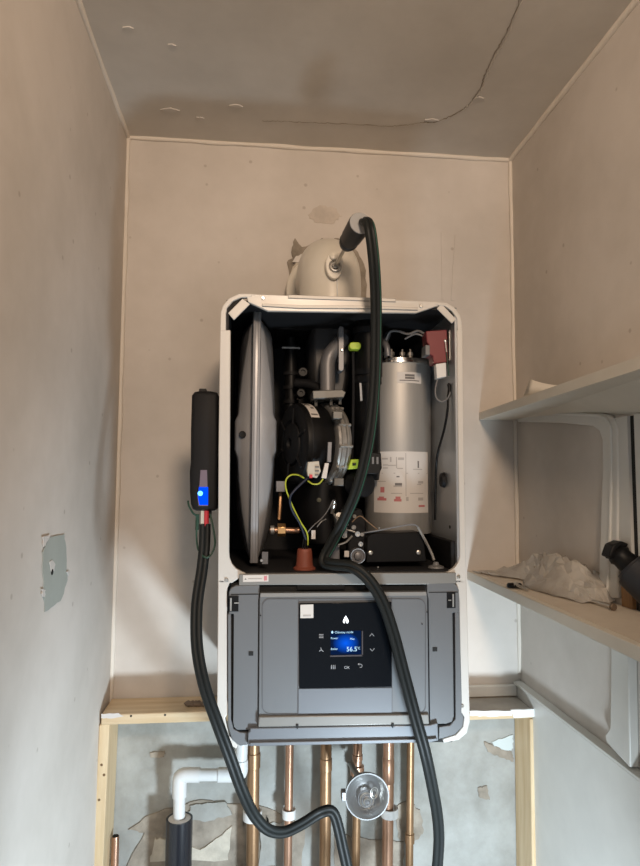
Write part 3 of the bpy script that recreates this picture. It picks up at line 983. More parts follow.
for x, y, r in [(357.5, 534, .0045), (360.5, 544, .0042)]:
    MB().lathe(P(x, y, 1.098), (0, -1, 0), [(-.005, r), (.003, r), (.003, r * .5), (.001, r * .4)], 14).build('valve_screw', M_SCREW, boiler)
gk = MB().lathe(P(358, 556, 1.085), (0, -1, 0), [(-.02, .013), (0, .013), (.0015, .012), (.0015, .0105), (-.001, .010), (-.001, .0075), (.004, .0065), (.005, .004)], 28).build('gas_valve_knob', M_GREYDUCT, boiler, label='round grey valve knob')
MB().lathe(P(358, 556, 1.0855), (0, -1, 0), [(0, .0128), (.002, .0128), (.002, .0112), (0, .0112)], 28, False).build('knob_ring', M_CHROME, gk)
MB().pbox(344.5, 551, 349, 557, 1.08, 1.085).build('white_plug', M_LABEL, boiler)
MB().pbox(328, 545, 340, 560, 1.10, 1.14).build('pressure_sensor', M_GREYDUCT, boiler, bevel=.002)

# black condensate tray
tr = MB().ppoly([(367, 537), (372, 533), (420, 532), (424, 537), (427, 562), (366, 563)], 1.075, 1.12).build('condensate_tray', M_BLACK, boiler, bevel=.002)
for x, y in [(370.5, 553), (418.5, 552.5)]:
    screw(x, y, 1.0735, .0042, tr)
for x, y in [(379, 528), (378, 567)]:
    screw(x, y, 1.07, .0016, tr)
wire('sensor_cable', [(352, 522, 1.07), (360, 516, 1.068), (368, 522, 1.068), (378, 530, 1.068)], .0009, M_BRONZE)
wire('sensor_cable', [(363, 533, 1.066), (380, 530, 1.066), (400, 526, 1.066), (412, 524.5, 1.066), (418, 527, 1.066), (425, 540, 1.066), (432, 556, 1.066)], .0013, M_GREYW)
wire('sensor_tube', [(418, 527, 1.067), (425, 540, 1.067), (431, 552, 1.067), (434, 560, 1.066)], .0023, mat('tube_grey', (.28, .27, .25), .5))
MB().lathe((P(436, 566, 1.066).x, 1.066, zmid + .0005), (0, 0, 1), [(0, .014), (.003, .013), (.005, .006), (.010, .004)], 18).build('tube_boot', M_GREYW, boiler)

# red ignition transformer
tf = MB().ppoly([(426, 331), (447, 329.5), (448.5, 362), (434, 363.5), (433, 356), (429, 354), (429, 345), (427, 342)], 1.055, 1.085).build('ignition_unit', M_RED, boiler, bevel=.0015, label='dark red ignition transformer')
MB().pbox(425.5, 345, 430, 355, 1.053, 1.08).build('terminal', M_GREYW, tf, bevel=.001)
MB().tube([P(445.5, 342, 1.052), P(446.5, 352, 1.052)], .0016, 8).build('terminal_pin', M_SCREW, tf)
MB().lathe(P(445.5, 341, 1.053), (0, -1, 0), [(-.002, .0032), (.001, .003), (.002, .001)], 12).build('terminal_screw', M_CHROME, tf)
MB().pbox(449.2, 330, 450.6, 360, 1.06, 1.09).build('mounting_plate', M_ALU, tf)
MB().ppoly([(436, 364), (446, 362.5), (446.5, 376.5), (437, 378.5)], 1.05, 1.065).build('plug', M_WHITE, boiler, bevel=.0008, label='white plug below the red unit')
wire('ignition_lead', [(426, 335, 1.08), (418, 331, 1.09), (408, 334, 1.1), (398, 331, 1.11), (390, 332, 1.12), (386, 340, 1.13)], .0022, M_GREYW)
wire('ignition_lead', [(426, 338, 1.08), (416, 334, 1.085), (405, 339, 1.1)], .0016, M_GREYW)
wire('earth_wire', [(446.5, 353, 1.052), (448, 368, 1.052), (449, 376, 1.054)], .0010, M_DKGREEN)
wire('grey_wire', [(438, 378, 1.056), (435.5, 388, 1.054), (436, 397, 1.053), (441, 401.5, 1.052), (447, 399, 1.053), (450.5, 392, 1.055)], .0013, M_GREYW)
wire('supply_cable', [(449, 388, 1.06), (448, 397, 1.06), (447.5, 410, 1.06), (444, 430, 1.07), (438, 452, 1.08), (436, 470, 1.10), (435, 520, 1.11)], .0022, M_BLACK)
MB().tube(pspline([(448.5, 383, 1.058), (449.5, 390, 1.058), (448, 398, 1.06)], 4), [.001] + [.003] * 7 + [.002], 10).build('cable_boot', M_BLACK, boiler)
MB().lathe(PX(444, 480, bx1 - .013), (-1, 0, 0), [(0, .014), (.006, .012), (.008, .004)], 20).build('cable_gland', M_BLACK2, boiler)
MB().box(bx1 - .020, bx1 - .0122, YF + .012, 1.33, zmid + .0002, P(458, 541, YF + .01).z).build('black_side_block', M_BLACK2, boiler, bevel=.002)  # black block covering the lower inside of the side panel
MB().lathe(PX(450, 527, bx1 - .0125), (-1, 0, 0), [(0, .003), (.0008, .003)], 10).build('side_hole', M_GAP, boiler)

# ---------------------------------------------------------------- control panel
YC = 1.022
MB().ppoly([(239, 574), (456, 572.5), (456.5, 583.5), (427, 584.5), (260, 585), (239, 585.5)], YF - .004, YF + .02).build('chamber_sill', M_ALU if False else mat('sill_steel', (.27, .265, .25), .4, .4), boiler, bevel=.001)
st = MB().ppoly([(243, 575.2), (268.5, 574.8), (268.5, 581.5), (243, 582)], YF - .0048, YF - .0038).build('warning_label', M_LABEL, boiler, label='small white warning label with red mark')
MB().ppoly([(244.5, 579.8), (245.5, 578.2), (246.6, 579.6)], YF - .0052, YF - .0047).build('label_print', M_INK, st)
MB().ppoly([(264, 576.2), (267, 576), (267, 580.4), (264, 580.6)], YF - .0052, YF - .0047).build('label_print', mat('pink_print', (.60, .22, .25), .6), st)
MB().pbox(248, 578.3, 262, 579.2, YF - .0052, YF - .0047).build('label_print', M_INKGREY, st)

# backing tray (dark) and the grey wings
MB().ppoly([(231, 583), (458, 581), (459, 730), (452, 742), (236, 744), (229, 730)], YF + .006, YF + .05).build('panel_tray', M_GAP, boiler)
wl = MB().ppoly([(229, 592), (231, 588), (236, 585.5), (259.5, 585), (259.5, 593), (258.5, 600), (258, 727), (250, 730), (237, 730), (234, 727), (233, 722), (233.8, 614), (229, 614)], YC + .004, YC + .02).build('panel_wing', M_PANEL, boiler, bevel=.001)
MB().ppoly([(227.6, 614), (231, 614), (231, 720), (233.5, 729), (240, 732.5), (247.5, 732.7), (247.5, 745), (240, 746), (232, 740), (228, 726)], YC + .005, YC + .02).build('wing_edge', M_PANEL, boiler, bevel=.001)
MB().pbox(247.6, 663 - .0, 247.6 + .01, 663.01, YC + .01, YC + .02) if False else None
wr = MB().ppoly([(427, 583.5), (452, 582), (457, 585), (459, 590), (459.5, 612), (452.5, 613), (454, 716), (452, 722), (446, 724), (430, 724), (428.5, 600), (427, 593)], YC + .004, YC + .02).build('panel_wing', M_PANEL, boiler, bevel=.001)
MB().ppoly([(455, 612), (459.5, 612), (462, 700), (461.5, 712), (464, 718), (462.5, 727), (455, 734.5), (444, 738), (439, 739), (439, 727), (450, 725.5), (455.5, 719)], YC + .005, YC + .02).build('wing_edge', M_PANEL, boiler, bevel=.001)
for par, x, y in ((wl, 251, 653.5), (wr, 435, 649.3)):
    MB().pbox(x - 2.3, y - 2, x + 2.3, y + 2.2, YC + .0032, YC + .0045).build('latch_hole', M_GAP, par)
# seam lines on the wings
MB().pbox(231, 594, 258.6, 594.8, YC + .0034, YC + .0045).build('wing_seam', M_GAP, wl)
MB().pbox(429, 592, 458, 592.7, YC + .0034, YC + .0045).build('wing_seam', M_GAP, wr)
# hinge clips
for pts_b, pts_l, par in (((229, 596, 238.5, 611.5), [(230, 598, 231.6, 611), (234.2, 602.5, 239, 603.6)], wl), ((447, 592.5, 455.5, 608), [(448.5, 599.8, 451.3, 600.8), (452.5, 594, 454, 607)], wr)):
    hc = MB().pbox(*pts_b, YC + .0025, YC + .006).build('hinge_clip', M_BLACK, par)
    for q in pts_l:
        MB().pbox(*q, YC + .0012, YC + .003).build('hinge_spring', M_ALU, par)
# slot above the door
MB().pbox(259.8, 584.8, 426.6, 593, YC + .012, YC + .03).build('vent_slot', M_GAP, boiler)
MB().pbox(297, 584.5, 345, 590, YC + .006, YC + .014).build('slot_block', M_BLACK2, boiler, bevel=.001)
# door
door = MB().ppoly([(260.2, 593), (426.3, 591.5), (427.5, 598), (429, 716), (258.6, 719), (259.5, 600)], YC, YC + .012).build('panel_door', M_PANEL, boiler, bevel=.0012)
MB().ppoly([(260.6, 593.4), (426.2, 592), (426.6, 595.6), (260.4, 597)], YC - .0012, YC).build('door_lip', mat('lip_warm', (.27, .26, .245), .4, .2), door)
# raised flap with rounded corners and its seams
o1 = rrect(262, 598.5, 426, 714.5, 8)
o2 = rrect(262.8, 599.3, 425.2, 713.7, 7.5)
MB().ring([P(x, y, YC - .0008) for x, y in o1], [P(x, y, YC - .0008) for x, y in o2], (0, .0009, 0)).build('flap_seam', mat('seam_dark', (.09, .09, .095), .6), door)
for x, ya, yb in ((298.2, 599, 714), (392, 598, 713)):
    MB().pbox(x - .3, ya, x + .3, yb, YC - .0008, YC).build('flap_seam', mat('seam_dark', (.09, .09, .095)), door)
MB().ppoly([(298.6, 689), (391.8, 688), (391.8, 712.5), (298.6, 713.5)], YC - .0010, YC).build('lower_flap', M_PANEL2, door)
for x, y in [(260.6, 615.5), (427, 612), (422, 624)]:
    MB().lathe(P(x, y, YC - .0005), (0, -1, 0), [(0, .0012), (.0006, .0012)], 8).build('pin_hole', M_GAP, door)
# lower bar and tray front
MB().ppoly([(258.5, 716.5), (429, 714), (429.5, 724.5), (258, 727.5)], YC - .004, YC + .012).build('lower_bar', mat('bar_warm', (.24, .23, .215), .35, .25), boiler, bevel=.002)
fr = MB().ppoly([(250, 728), (429.5, 725), (438, 722.5), (438.5, 741), (430, 742.5), (252, 746), (247.8, 746), (247.8, 733), (250, 731)], YC - .002, YC + .03).build('tray_front', M_PANEL2, boiler, bevel=.0015)
MB().ppoly([(250, 742.6), (430, 738.8), (437, 738), (437, 741), (430, 742.6), (250, 746.4)], YC - .006, YC - .002).build('tray_lip', M_PANEL2, boiler, bevel=.001)
for x in (297.3, 392.7):
    y = 726 - (x - 297) * .01
    MB().ppoly([(x - 1.3, y - 1.6), (x + 1.3, y - 1.6), (x + 1.3, y + .8), (x + .4, y + 3), (x - .4, y + 3), (x - 1.3, y + .8)], YC - .0052, YC - .0018).build('latch_pin', M_GAP, boiler)

# display
disp = MB().ppoly([(299, 603.5), (391.5, 602), (392, 687), (299.3, 688.5)], YC - .003, YC).build('display', M_GLASS, boiler, bevel=.0006, label='black glass touch display')
YD = YC - .0033
scr = MB().ppoly([(330.5, 631), (361, 630.6), (361.3, 654.4), (330.7, 654.8)], YD, YD + .0004).build('screen', M_SCREEN, disp, label='small blue lit screen')
rim = mat('screen_rim', (.05, .04, .045), .4)
MB().pbox(330, 655.2, 363, 656.6, YD, YD + .0004).build('screen_rim', rim, disp)
MB().pbox(361.8, 631, 363, 656, YD, YD + .0004).build('screen_rim', rim, disp)
YT = YD - .0004
text('screen_text', 'Chimney mode', 334.6, 633.4, YT, 2.1, M_LIT, disp)
text('screen_text', 'Power', 330.8, 639.2, YT, 1.9, M_LIT, disp)
text('screen_text', 'Max.', 350, 639.8, YT, 1.9, M_LIT, disp)
text('screen_text', 'Boiler', 330.8, 650.0, YT, 2.0, M_LIT, disp)
text('temperature_reading', '56.5', 346.4, 651.4, YT, 4.4, M_LIT, disp)
text('temperature_unit', '°C', 356.8, 649.3, YT, 2.2, M_LIT, disp)
MB().ppoly([(332.3, 630.6), (333.4, 632.2), (332.9, 633.5), (331.7, 633.5), (331.2, 632.2)], YT, YT + .0003).build('screen_icon', M_LIT, disp)
fl = [(345.8, 615.6), (347, 617.6), (348.4, 620), (348.6, 622), (347.6, 623.2), (346.6, 623.2), (346.3, 621.2), (345.7, 620.3), (345.1, 621.2), (344.8, 623.2), (343.9, 623.2), (343, 622), (343.3, 620), (344.6, 617.6)]
MB().ppoly(fl, YT, YT + .0003).build('flame_icon', M_FLAME, disp, label='white lit flame symbol')


def stroke(name, pts, wpx, m=M_ICON):
    return MB().tube([P(x, y, YD - .0002) for x, y in pts], M(wpx / 2, YD), 5).build(name, m, disp)


stroke('up_arrow_icon', [(369.6, 636.2), (371.8, 633.6), (374, 636)], .55)
stroke('down_arrow_icon', [(370, 648.6), (372.2, 651), (374.4, 648.4)], .55)
for y in (634.4, 636.0, 637.6):
    stroke('menu_icon', [(319, y), (323.4, y + .1)], .6)
stroke('fan_icon', [(319.3, 651.4), (321.2, 649.6), (320.8, 647.6)], .7)
stroke('fan_icon', [(321.2, 649.6), (323.4, 651.6)], .7)
for x in (331.4, 333.2, 335):
    stroke('grid_icon', [(x, 665), (x, 669)], .7)
text('ok_icon', 'OK', 344.2, 668.8, YT, 2.6, M_ICON, disp)
stroke('back_icon', [(358.2, 664.2), (361, 664.2), (362.2, 665.4), (361.6, 667.2), (359.6, 667.4)], .55)
stroke('back_icon', [(359.2, 663.2), (358, 664.2), (359.2, 665.2)], .55)
stk = MB().ppoly([(300.4, 604.8), (313.4, 604.4), (313.4, 618), (300.4, 618.2)], YD - .0004, YD + .0003).build('code_sticker', M_LABEL, disp, label='small white square sticker')
MB().pbox(303, 614.8, 311, 616.4, YD - .0007, YD - .0003).build('sticker_print', M_INKGREY, stk)

# ================================================================== FLUE
YFL = 1.19
fx = P(334, 300, YFL - .06)
rf = M(33, 1.14)
tf0 = bz1 + .0002
zfl = P(334, 241, 1.135).z - rf * .25
flue = thing('flue_elbow', (fx.x, YFL, tf0), 'cream enamelled flue elbow on top of the boiler, entering the wall', 'flue')
# sweep: up from the boiler then back into the wall
arc = [Vector((fx.x, YFL, tf0 + .001)), Vector((fx.x, YFL, tf0 + .02))]
zc0 = P(334, 243, 1.25).z - rf - rf * 1.02 * .85
Rb = rf * 1.02
for k in range(0, 11):
    a = math.radians(90 * k / 10)
    arc.append(Vector((fx.x, YFL + Rb * (1 - math.cos(a)), zc0 + Rb * math.sin(a) * .85)))
arc.append(Vector((fx.x, YB + .03, arc[-1].z)))
MB().tube(arc, rf, 40).build('elbow_body', M_FLUE, flue, angle=70)
MB().lathe((fx.x - .006, YB - .05, arc[-1].z - .01), (0, 1, 0), [(0, rf * 1.12), (.003, rf * 1.2), (.04, rf * 1.2)], 40).build('wall_collar', M_FLUE, flue)
MB().tube([P(337, 279, YFL - rf * 1.0), P(337.5, 298, YFL - rf * 1.0)], .0012, 6).build('casting_seam', M_WHITE, flue)
tp = P(335.3, 266, 1.118)
tax = Vector((.0, -1, .12)).normalized()
ell = [(334.5 + 9 * math.cos(2 * math.pi * k / 28), 264.5 + 14.5 * math.sin(2 * math.pi * k / 28)) for k in range(28)]
tb = MB().ppoly(ell, 1.1195, 1.16).build('test_point_boss', M_FLUE, flue, bevel=.002)
MB().lathe(tp, tax, [(-.01, .0118), (.002, .0118), (.003, .0105), (.003, .0088), (-.001, .0085), (-.001, .006), (.003, .0055), (.003, .003)], 24).build('test_point_port', mat('port_metal', (.40, .39, .37), .35, .8), tb)
MB().lathe(P(334, 256, 1.119), tax, [(-.01, .0085), (.003, .0085), (.004, .007)], 20).build('test_point_cap', M_FLUE, tb)

# ================================================================== ANALYSER KIT
hp0 = P(346.5, 245, 1.05)
hp1 = P(360.5, 223.5, .975)
ax = (hp1 - hp0)
L = ax.length
axn = ax.normalized()
probe = thing('flue_probe', hp0, 'black cone handled sampling probe pushed into the flue test point', 'probe')
MB().lathe(hp0, axn, [(-.004, .009), (0, .0125), (.006, .0150), (.012, .0155), (.014, .0148), (.018, .0160), (.030, .0175), (L - .006, .0192), (L, .0188)], 32).build('handle', M_HANDLE, probe)
MB().lathe(hp1, axn, [(-.001, .0186), (.0015, .0182), (.002, .006)], 32).build('end_disc', M_GREYDISC, probe)
MB().tube([tp + tax * .002, hp0], .0032, 10).build('probe_rod', M_SCREW, probe)
for k in (.012, .019, .026):
    MB().lathe(hp0 + axn * k, axn, [(0, .0155), (.0015, .0166), (.003, .0155)], 28).build('grip_ring', M_HANDLE, probe)
MB().lathe(P(364.5, 221, .972) + axn * .001, axn, [(0, .005), (.004, .005), (.004, .003)], 14).build('hose_socket', M_BLACK, probe)

HP = [(364, 221, .967), (367.5, 222.5, .952), (370.5, 232, .945), (374, 262, .955), (376, 300, .975), (376, 340, .992), (374.5, 390, 1.005), (369, 440, 1.012), (358, 486, 1.02), (344, 520, 1.03), (332, 543, 1.04),
      (325, 556, 1.042), (325, 562.5, 1.036), (334, 564.5, 1.02), (352, 567, 1.0), (368, 579, .990), (382, 601, .986), (393, 632, .984), (403, 670, .982), (414, 712, .982), (425, 752, .99), (433, 790, 1.02), (438, 822, 1.05), (438.5, 850, 1.07),
      (434, 890, 1.09), (420, 940, 1.1), (395, 960, 1.1), (370, 935, 1.1), (352, 885, 1.1), (344, 853, 1.10), (339, 830, 1.10), (334.5, 815, 1.10), (329, 810.5, 1.10), (318, 814, 1.10), (302, 824, 1.09), (284, 832, 1.075), (268, 829.5, 1.06), (254, 815, 1.045),
      (242, 790, 1.02), (230, 757, 1.0), (217, 722, .992), (204, 684, .995), (197, 645, 1.01), (197, 605, 1.03), (202, 570, 1.05), (204.5, 545, 1.06), (205, 524, 1.065)]
path = pspline(HP, 7)
hose = thing('sampling_hose', P(205, 524, 1.065), 'black twin hose looping from the flue probe past the panel to the meter', 'hose')
loopsA, loopsB, stripe = [], [], []
pa, pb = [], []
for i, p in enumerate(path):
    t = (path[min(i + 1, len(path) - 1)] - path[max(i - 1, 0)]).normalized()
    lat = t.cross(Vector((0, 1, 0)))
    lat = lat.normalized() if lat.length > 1e-4 else Vector((1, 0, 0))
    pa.append(p + lat * .0038)
    pb.append(p - lat * .0038)
    if i < 7 * 11:
        stripe.append(p + lat * .0038 + Vector((0, -.0049, 0)) + lat * .0026)
MB().tube(pa, .0056, 12).build('hose_tube', M_RUBBER, hose, angle=80)
MB().tube(pb, .0055, 12).build('hose_tube', M_RUBBER, hose, angle=80)
MB().tube(stripe, .0009, 6).build('hose_stripe', M_GREEN, hose, angle=80, label='thin green stripe along the hose')

# meter
YM = 1.052
meter = thing('gas_analyser', P(205, 510, YM + .02), 'black rubber-cased handheld meter glowing blue, stuck to the side of the boiler', 'meter')
loops = []
for py, x0, x1, d in [(390, 198, 212, .010), (391.5, 194, 217, .002), (395, 191.5, 218.6, .0), (430, 190.5, 218.6, 0), (462, 190.3, 218.3, 0), (472, 189.3, 217.8, 0), (492, 189.5, 217.5, 0), (504, 190.5, 217.4, 0), (509, 192, 217, .001), (511, 195, 214, .008)]:
    a, c = P(x0, py, YM), P(x1, py, YM)
    r = min(.007, (c.x - a.x) * .3)
    y0, y1 = YM + d, YM + .044 - d
    sec = [(a.x, y1 - r), (a.x, y0 + r), (a.x + r * .3, y0 + r * .3), (a.x + r, y0), (c.x - r, y0), (c.x - r * .3, y0 + r * .3), (c.x, y0 + r), (c.x, y1 - r), (c.x - r, y1), (a.x + r, y1)]
    loops.append([Vector((x, y, a.z)) for x, y in sec])
body = MB().loft(loops).build('case', M_BLACK2, meter, angle=50)
MB().ppoly(rrect(199, 388.6, 206.5, 391.5, 1), YM + .008, YM + .03).build('top_clip', M_BLACK, body)
win = MB().ppoly([(200.5, 470), (207, 470), (208, 506), (198.5, 506), (197.5, 496), (199.5, 485)], YM - .0008, YM + .001).build('light_window', M_LEDWIN, body, label='pale status light window')
MB().ppoly([(199, 487), (208, 487), (208, 505), (199.5, 505), (198, 497)], YM - .0014, YM - .0007).build('blue_light', M_LED, win, label='glowing blue light')
MB().lathe(P(200.3, 493.4, YM - .0013), (0, -1, 0), [(0, .0042), (.001, .0030), (.0014, .001)], 14).build('light_core', M_LEDW, win)
MB().pbox(200.5, 510, 204, 526, YM + .008, YM + .016).build('white_coupling', M_CONN, meter, bevel=.001)
MB().tube([P(206.5, 509, YM + .012), P(206.3, 526, YM + .012)], .0042, 14).build('red_coupling', M_REDC, meter, label='red hose coupling')
MB().tube([P(210.2, 509, YM + .014), P(209.8, 518, YM + .014)], .0028, 10).build('black_coupling', M_BLACK, meter)
MB().tube([P(197.5, 514, YM + .012), P(197, 530, YM + .012)], .0030, 10).build('cord_ferrule', M_DKGREEN, meter)
MB().tube(pspline([(188, 501, YM + .01), (189, 506, YM + .006), (193, 513, YM + .006), (197, 518, YM + .01), (196.5, 535, YM + .012), (197.5, 547, YM + .01), (201, 554, YM + .002), (207, 557.5, YM - .002), (212, 553, YM + .002), (215, 543, YM + .004), (213, 527, YM + .006), (210, 514, YM + .012)], 6), .0016, 8).build('tether_cord', M_DKGREEN, meter, label='thin dark green tether loop')

# ================================================================== PIPES BELOW THE BOILER
zpt = bz0 + .018
YPp = 1.335


def cpipe(px, pw, Y, m, label, fit=(), name='copper_pipe', lower=None):
    a, b2 = P(px[0], 752, Y), P(px[1], 850, Y)
    d = b2 - a
    p_top = a + d * ((zpt - a.z) / d.z)
    p_bot = a + d * ((.25 - a.z) / d.z)
    t3 = thing(name, p_bot, label, 'pipe', 'copper pipes under the boiler')
    r = M(pw / 2, Y)
    if lower:
        ym, m4, r4 = lower
        pm = P(px[0] + (px[1] - px[0]) * (ym - 752) / 98, ym, Y)
        MB().tube([p_bot, pm], r * r4, 18).build('lower_tube', m4, t3)
        MB().tube([pm, p_top], r, 18).build('tube', m, t3)
    else:
        MB().tube([p_bot, p_top], r, 18).build('tube', m, t3)
    for y, k, ln in fit:
        p = P(px[0] + (px[1] - px[0]) * (y - 752) / 98, y, Y)
        MB().lathe(p - Vector((0, 0, ln / 2)), (0, 0, 1), [(0, r * 1.02), (.001, r * k), (ln - .001, r * k), (ln, r * 1.02)], 18).build('fitting', m, t3)
    return t3


cpipe((253.5, 252.5), 12, YPp, M_BRONZE, 'aged copper pipe furthest left under the boiler, behind the hose bend', fit=[(760, 1.12, .03)])
cpipe((289.5, 288), 8, YPp, M_COPPER, 'thin copper pipe, second from the left under the boiler')
cpipe((326, 325), 11, YPp, M_BRONZE, 'aged copper pipe with dark stains, third from the left, behind the hose kink', fit=[(764, 1.1, .025)])
cpipe((357.5, 356), 9, 1.345, M_COPPER, 'copper pipe behind the round metal cup', fit=[(757, 1.15, .012), (770, 1.5, .020)], lower=(780, M_BRONZE, .9))
cpipe((388.5, 387.5), 11, YPp, M_COPPER, 'bright copper pipe just right of the round metal cup', fit=[(770, 1.06, .05)])
cpipe((410.5, 409.5), 7.5, YPp, M_BRONZE, 'thin brown copper pipe furthest right under the boiler', fit=[(838, 1.25, .02)])
# stub by the left stud
p = P(115.5, 836, 1.35)
t3 = thing('copper_pipe', (p.x, p.y, .5), 'short copper pipe end beside the left timber stud', 'pipe', 'copper pipes under the boiler')
MB().tube([Vector((p.x, p.y, .5)), p - Vector((0, 0, .004)), p], [.0075, .0075, .0068], 16).build('tube', M_COPPER, t3)
MB().lathe(p, (0, 0, 1), [(-.001, .0062), (.0006, .0062)], 16).build('bore', M_GAP, t3)

# pipe clips screwed to the wall
for (x, y, wpx, lab) in [(252.5, 815, 18, 'white plastic pipe clip on the leftmost copper pipe'), (289, 813.5, 13, 'white plastic pipe clip on the second thin copper pipe'), (389.5, 812, 17, 'white plastic pipe clip beside the round metal cup')]:
    c = P(x, y, YPp)
    r = M(wpx / 2, YPp)
    t3 = thing('pipe_clip', (c.x, c.y, c.z - .008), lab, 'pipe clip', 'white pipe clips')
    m2 = MB()
    ri = r * .82
    o1 = [Vector((c.x + r * math.sin(a), c.y - r * math.cos(a), c.z - .008)) for a in [math.radians(-130 + 260 * k / 20) for k in range(21)]]
    o2 = [Vector((c.x + ri * math.sin(a), c.y - ri * math.cos(a), c.z - .008)) for a in [math.radians(130 - 260 * k / 20) for k in range(21)]]
    m2.prism(o1 + o2, (0, 0, .017))
    m2.build('clip_jaw', M_WHITE, t3)
    MB().box(c.x - r * .5, c.x + r * .5, c.y + r * .75, YB - .0105, c.z - .008, c.z + .009).build('clip_base', M_WHITE, t3)

# white overflow pipe
rw = M(5.8, 1.32)
wp = thing('overflow_pipe', P(179, 820, 1.32), 'white plastic overflow pipe with two bends left of the copper pipes', 'pipe')
MB().tube([P(242, 742, 1.32), P(241, 766, 1.32)], rw * 1.0, 18).build('drop_tube', M_WHITE, wp)
MB().tube([P(240, 774.5, 1.32), P(192, 775, 1.32)], rw * .95, 18).build('cross_tube', M_WHITE, wp)
MB().tube([P(179.5, 786, 1.32), P(179, 822, 1.32)], rw * .95, 18).build('down_tube', M_WHITE, wp)
MB().tube(pspline([(241, 760, 1.32), (241, 769, 1.32), (239.5, 773.5, 1.32), (235, 774.6, 1.32), (218, 774.8, 1.32)], 5), rw * 1.15, 18).build('elbow', M_WHITE, wp)
MB().tube(pspline([(200, 775, 1.32), (186, 775, 1.32), (181, 776.5, 1.32), (179.6, 781, 1.32), (179.4, 797, 1.32)], 5), rw * 1.15, 18).build('elbow', M_WHITE, wp)
# black soil pipe it drops into
r = M(12.5, 1.30)
c = P(179.5, 818, 1.32)
bp = thing('drain_pipe', (c.x, c.y, .4), 'black plastic drain pipe with a pale cap under the white overflow', 'pipe')
MB().lathe((c.x, c.y, .4), (0, 0, 1), [(0, r), (c.z - .4, r), (c.z - .4, r * .86), (c.z - .42, r * .86)], 30).build('pipe_body', mat('black_gloss_pipe', (.014, .015, .02), .25), bp)
MB().lathe((c.x, c.y, c.z - .006), (0, 0, 1), [(0, r * .85), (.005, r * .85), (.006, rw * 1.0), (.002, rw)], 30).build('pipe_cap', M_LABEL, bp)

# round chrome cup with a spiral inside
YK = 1.20
c = P(367, 796, YK)
r = M(20.5, YK)
cup = thing('strainer_cup', (c.x, c.y, c.z - r), 'round polished metal cup with a coiled wire inside, in front of the copper pipes', 'cup')
axc = Vector((-.05, -1, .05)).normalized()
M_CUP = mat('cup_steel', (.36, .36, .36), .38, .75)
MB().lathe(c, axc, [(-.045, r * .25), (-.040, r * .5), (-.025, r * .85), (0, r * 1.0), (.002, r * 1.06), (.003, r * 1.04), (.001, r * .95), (-.012, r * .86), (-.026, r * .68), (-.036, r * .42), (-.040, r * .1)], 40).build('bowl', M_CUP, cup, angle=60)
MB().lathe(c, axc, [(-.003, r * 1.05), (.003, r * 1.05), (.003, r * 1.0), (-.003, r * 1.0), (-.003, r * 1.05)], 40, False).build('rim', mat('rim_metal', (.16, .16, .16), .5, .6), cup)
cc = c - axc * .026 + Vector((.002, 0, -r * .42))
for k, rr in enumerate((.40, .32, .24, .16, .08)):
    u = Vector((1, 0, 0))
    w2 = Vector((0, .2, 1)).normalized()
    pth = [cc - axc * (-.002 - .004 * k) + r * rr * (math.cos(a) * u + math.sin(a) * w2) for a in [2 * math.pi * i / 28 for i in range(29)]]
    MB().tube(pth, .0011, 6).build('coil', M_SCREW if k % 2 else M_GREYW, cup)
cc2 = c - axc * .020 + Vector((r * .42, 0, -r * .10))
for k, rr in enumerate((.24, .15)):
    pth = [cc2 + r * rr * (math.cos(a) * Vector((.8, .3, 0)) + math.sin(a) * Vector((0, .1, 1))) for a in [2 * math.pi * i / 28 for i in range(29)]]
    MB().tube(pth, .0010, 6).build('coil', M_SCREW, cup)
MB().box(c.x - r * 1.22, c.x - r * 1.0, c.y - .004, c.y + .012, c.z - .006, c.z + .010).build('side_lug', M_GREYDUCT, cup, bevel=.001)
MB().tube([c - axc * .04, Vector((c.x - .01, 1.335, c.z))], .006, 10).build('back_stem', M_ALU, cup)

# ================================================================== THINGS ON THE SHELVES
# crumpled plastic film on the lower shelf
zs0 = ZLO + .0012
nu, nv = 30, 13
rnd = random.Random(19)
vsx, fsx = [], []
for i in range(nu + 1):
    for j in range(nv + 1):
        u, v = i / nu, j / nv
        ub = min(1, max(0, u + rnd.uniform(-.014, .014) * (0 < i < nu)))
        vb = min(1, max(0, v + rnd.uniform(-.035, .035) * (0 < j < nv)))
        Y = 1.370 - .375 * ub
        xf = sl.x + .005 + .005 * math.sin(ub * 7) + .050 * ub + .034 * math.exp(-((ub - .36) / .13) ** 2)
        X = xf + (XR - .005 - xf) * vb
        hgt = (.012 + .050 * math.exp(-((ub - .58) / .36) ** 4)) * (.10 + .95 * min(1, vb * 1.7))
        n1 = 1 - abs(noise.noise(Vector((X * 22 + Y * 12, Y * 10, 9)))) * 2.4
        z = zs0 + max(.0006, hgt * (.62 + .34 * n1) + rnd.uniform(-.0045, .0045) * min(1, vb * 3))
        if j == 0 or i == 0 or i == nu:
            z = zs0 + .0006 + rnd.uniform(0, .004)
        vsx.append((X, Y, z))
for i in range(nu):
    for j in range(nv):
        a = i * (nv + 1) + j
        q = (a, a + 1, a + nv + 2, a + nv + 1)
        if (i * 7 + j * 3) % 2:
            fsx += [(q[0], q[1], q[2]), (q[0], q[2], q[3])]
        else:
            fsx += [(q[0], q[1], q[3]), (q[1], q[2], q[3])]
bag = MB().add(vsx, fsx).build('plastic_film', M_BAG, angle=12)
sm = bag.modifiers.new('thickness', 'SOLIDIFY')
sm.thickness = .0006
tag(bag, 'crumpled dusty clear plastic film lying on the lower shelf', 'plastic film')


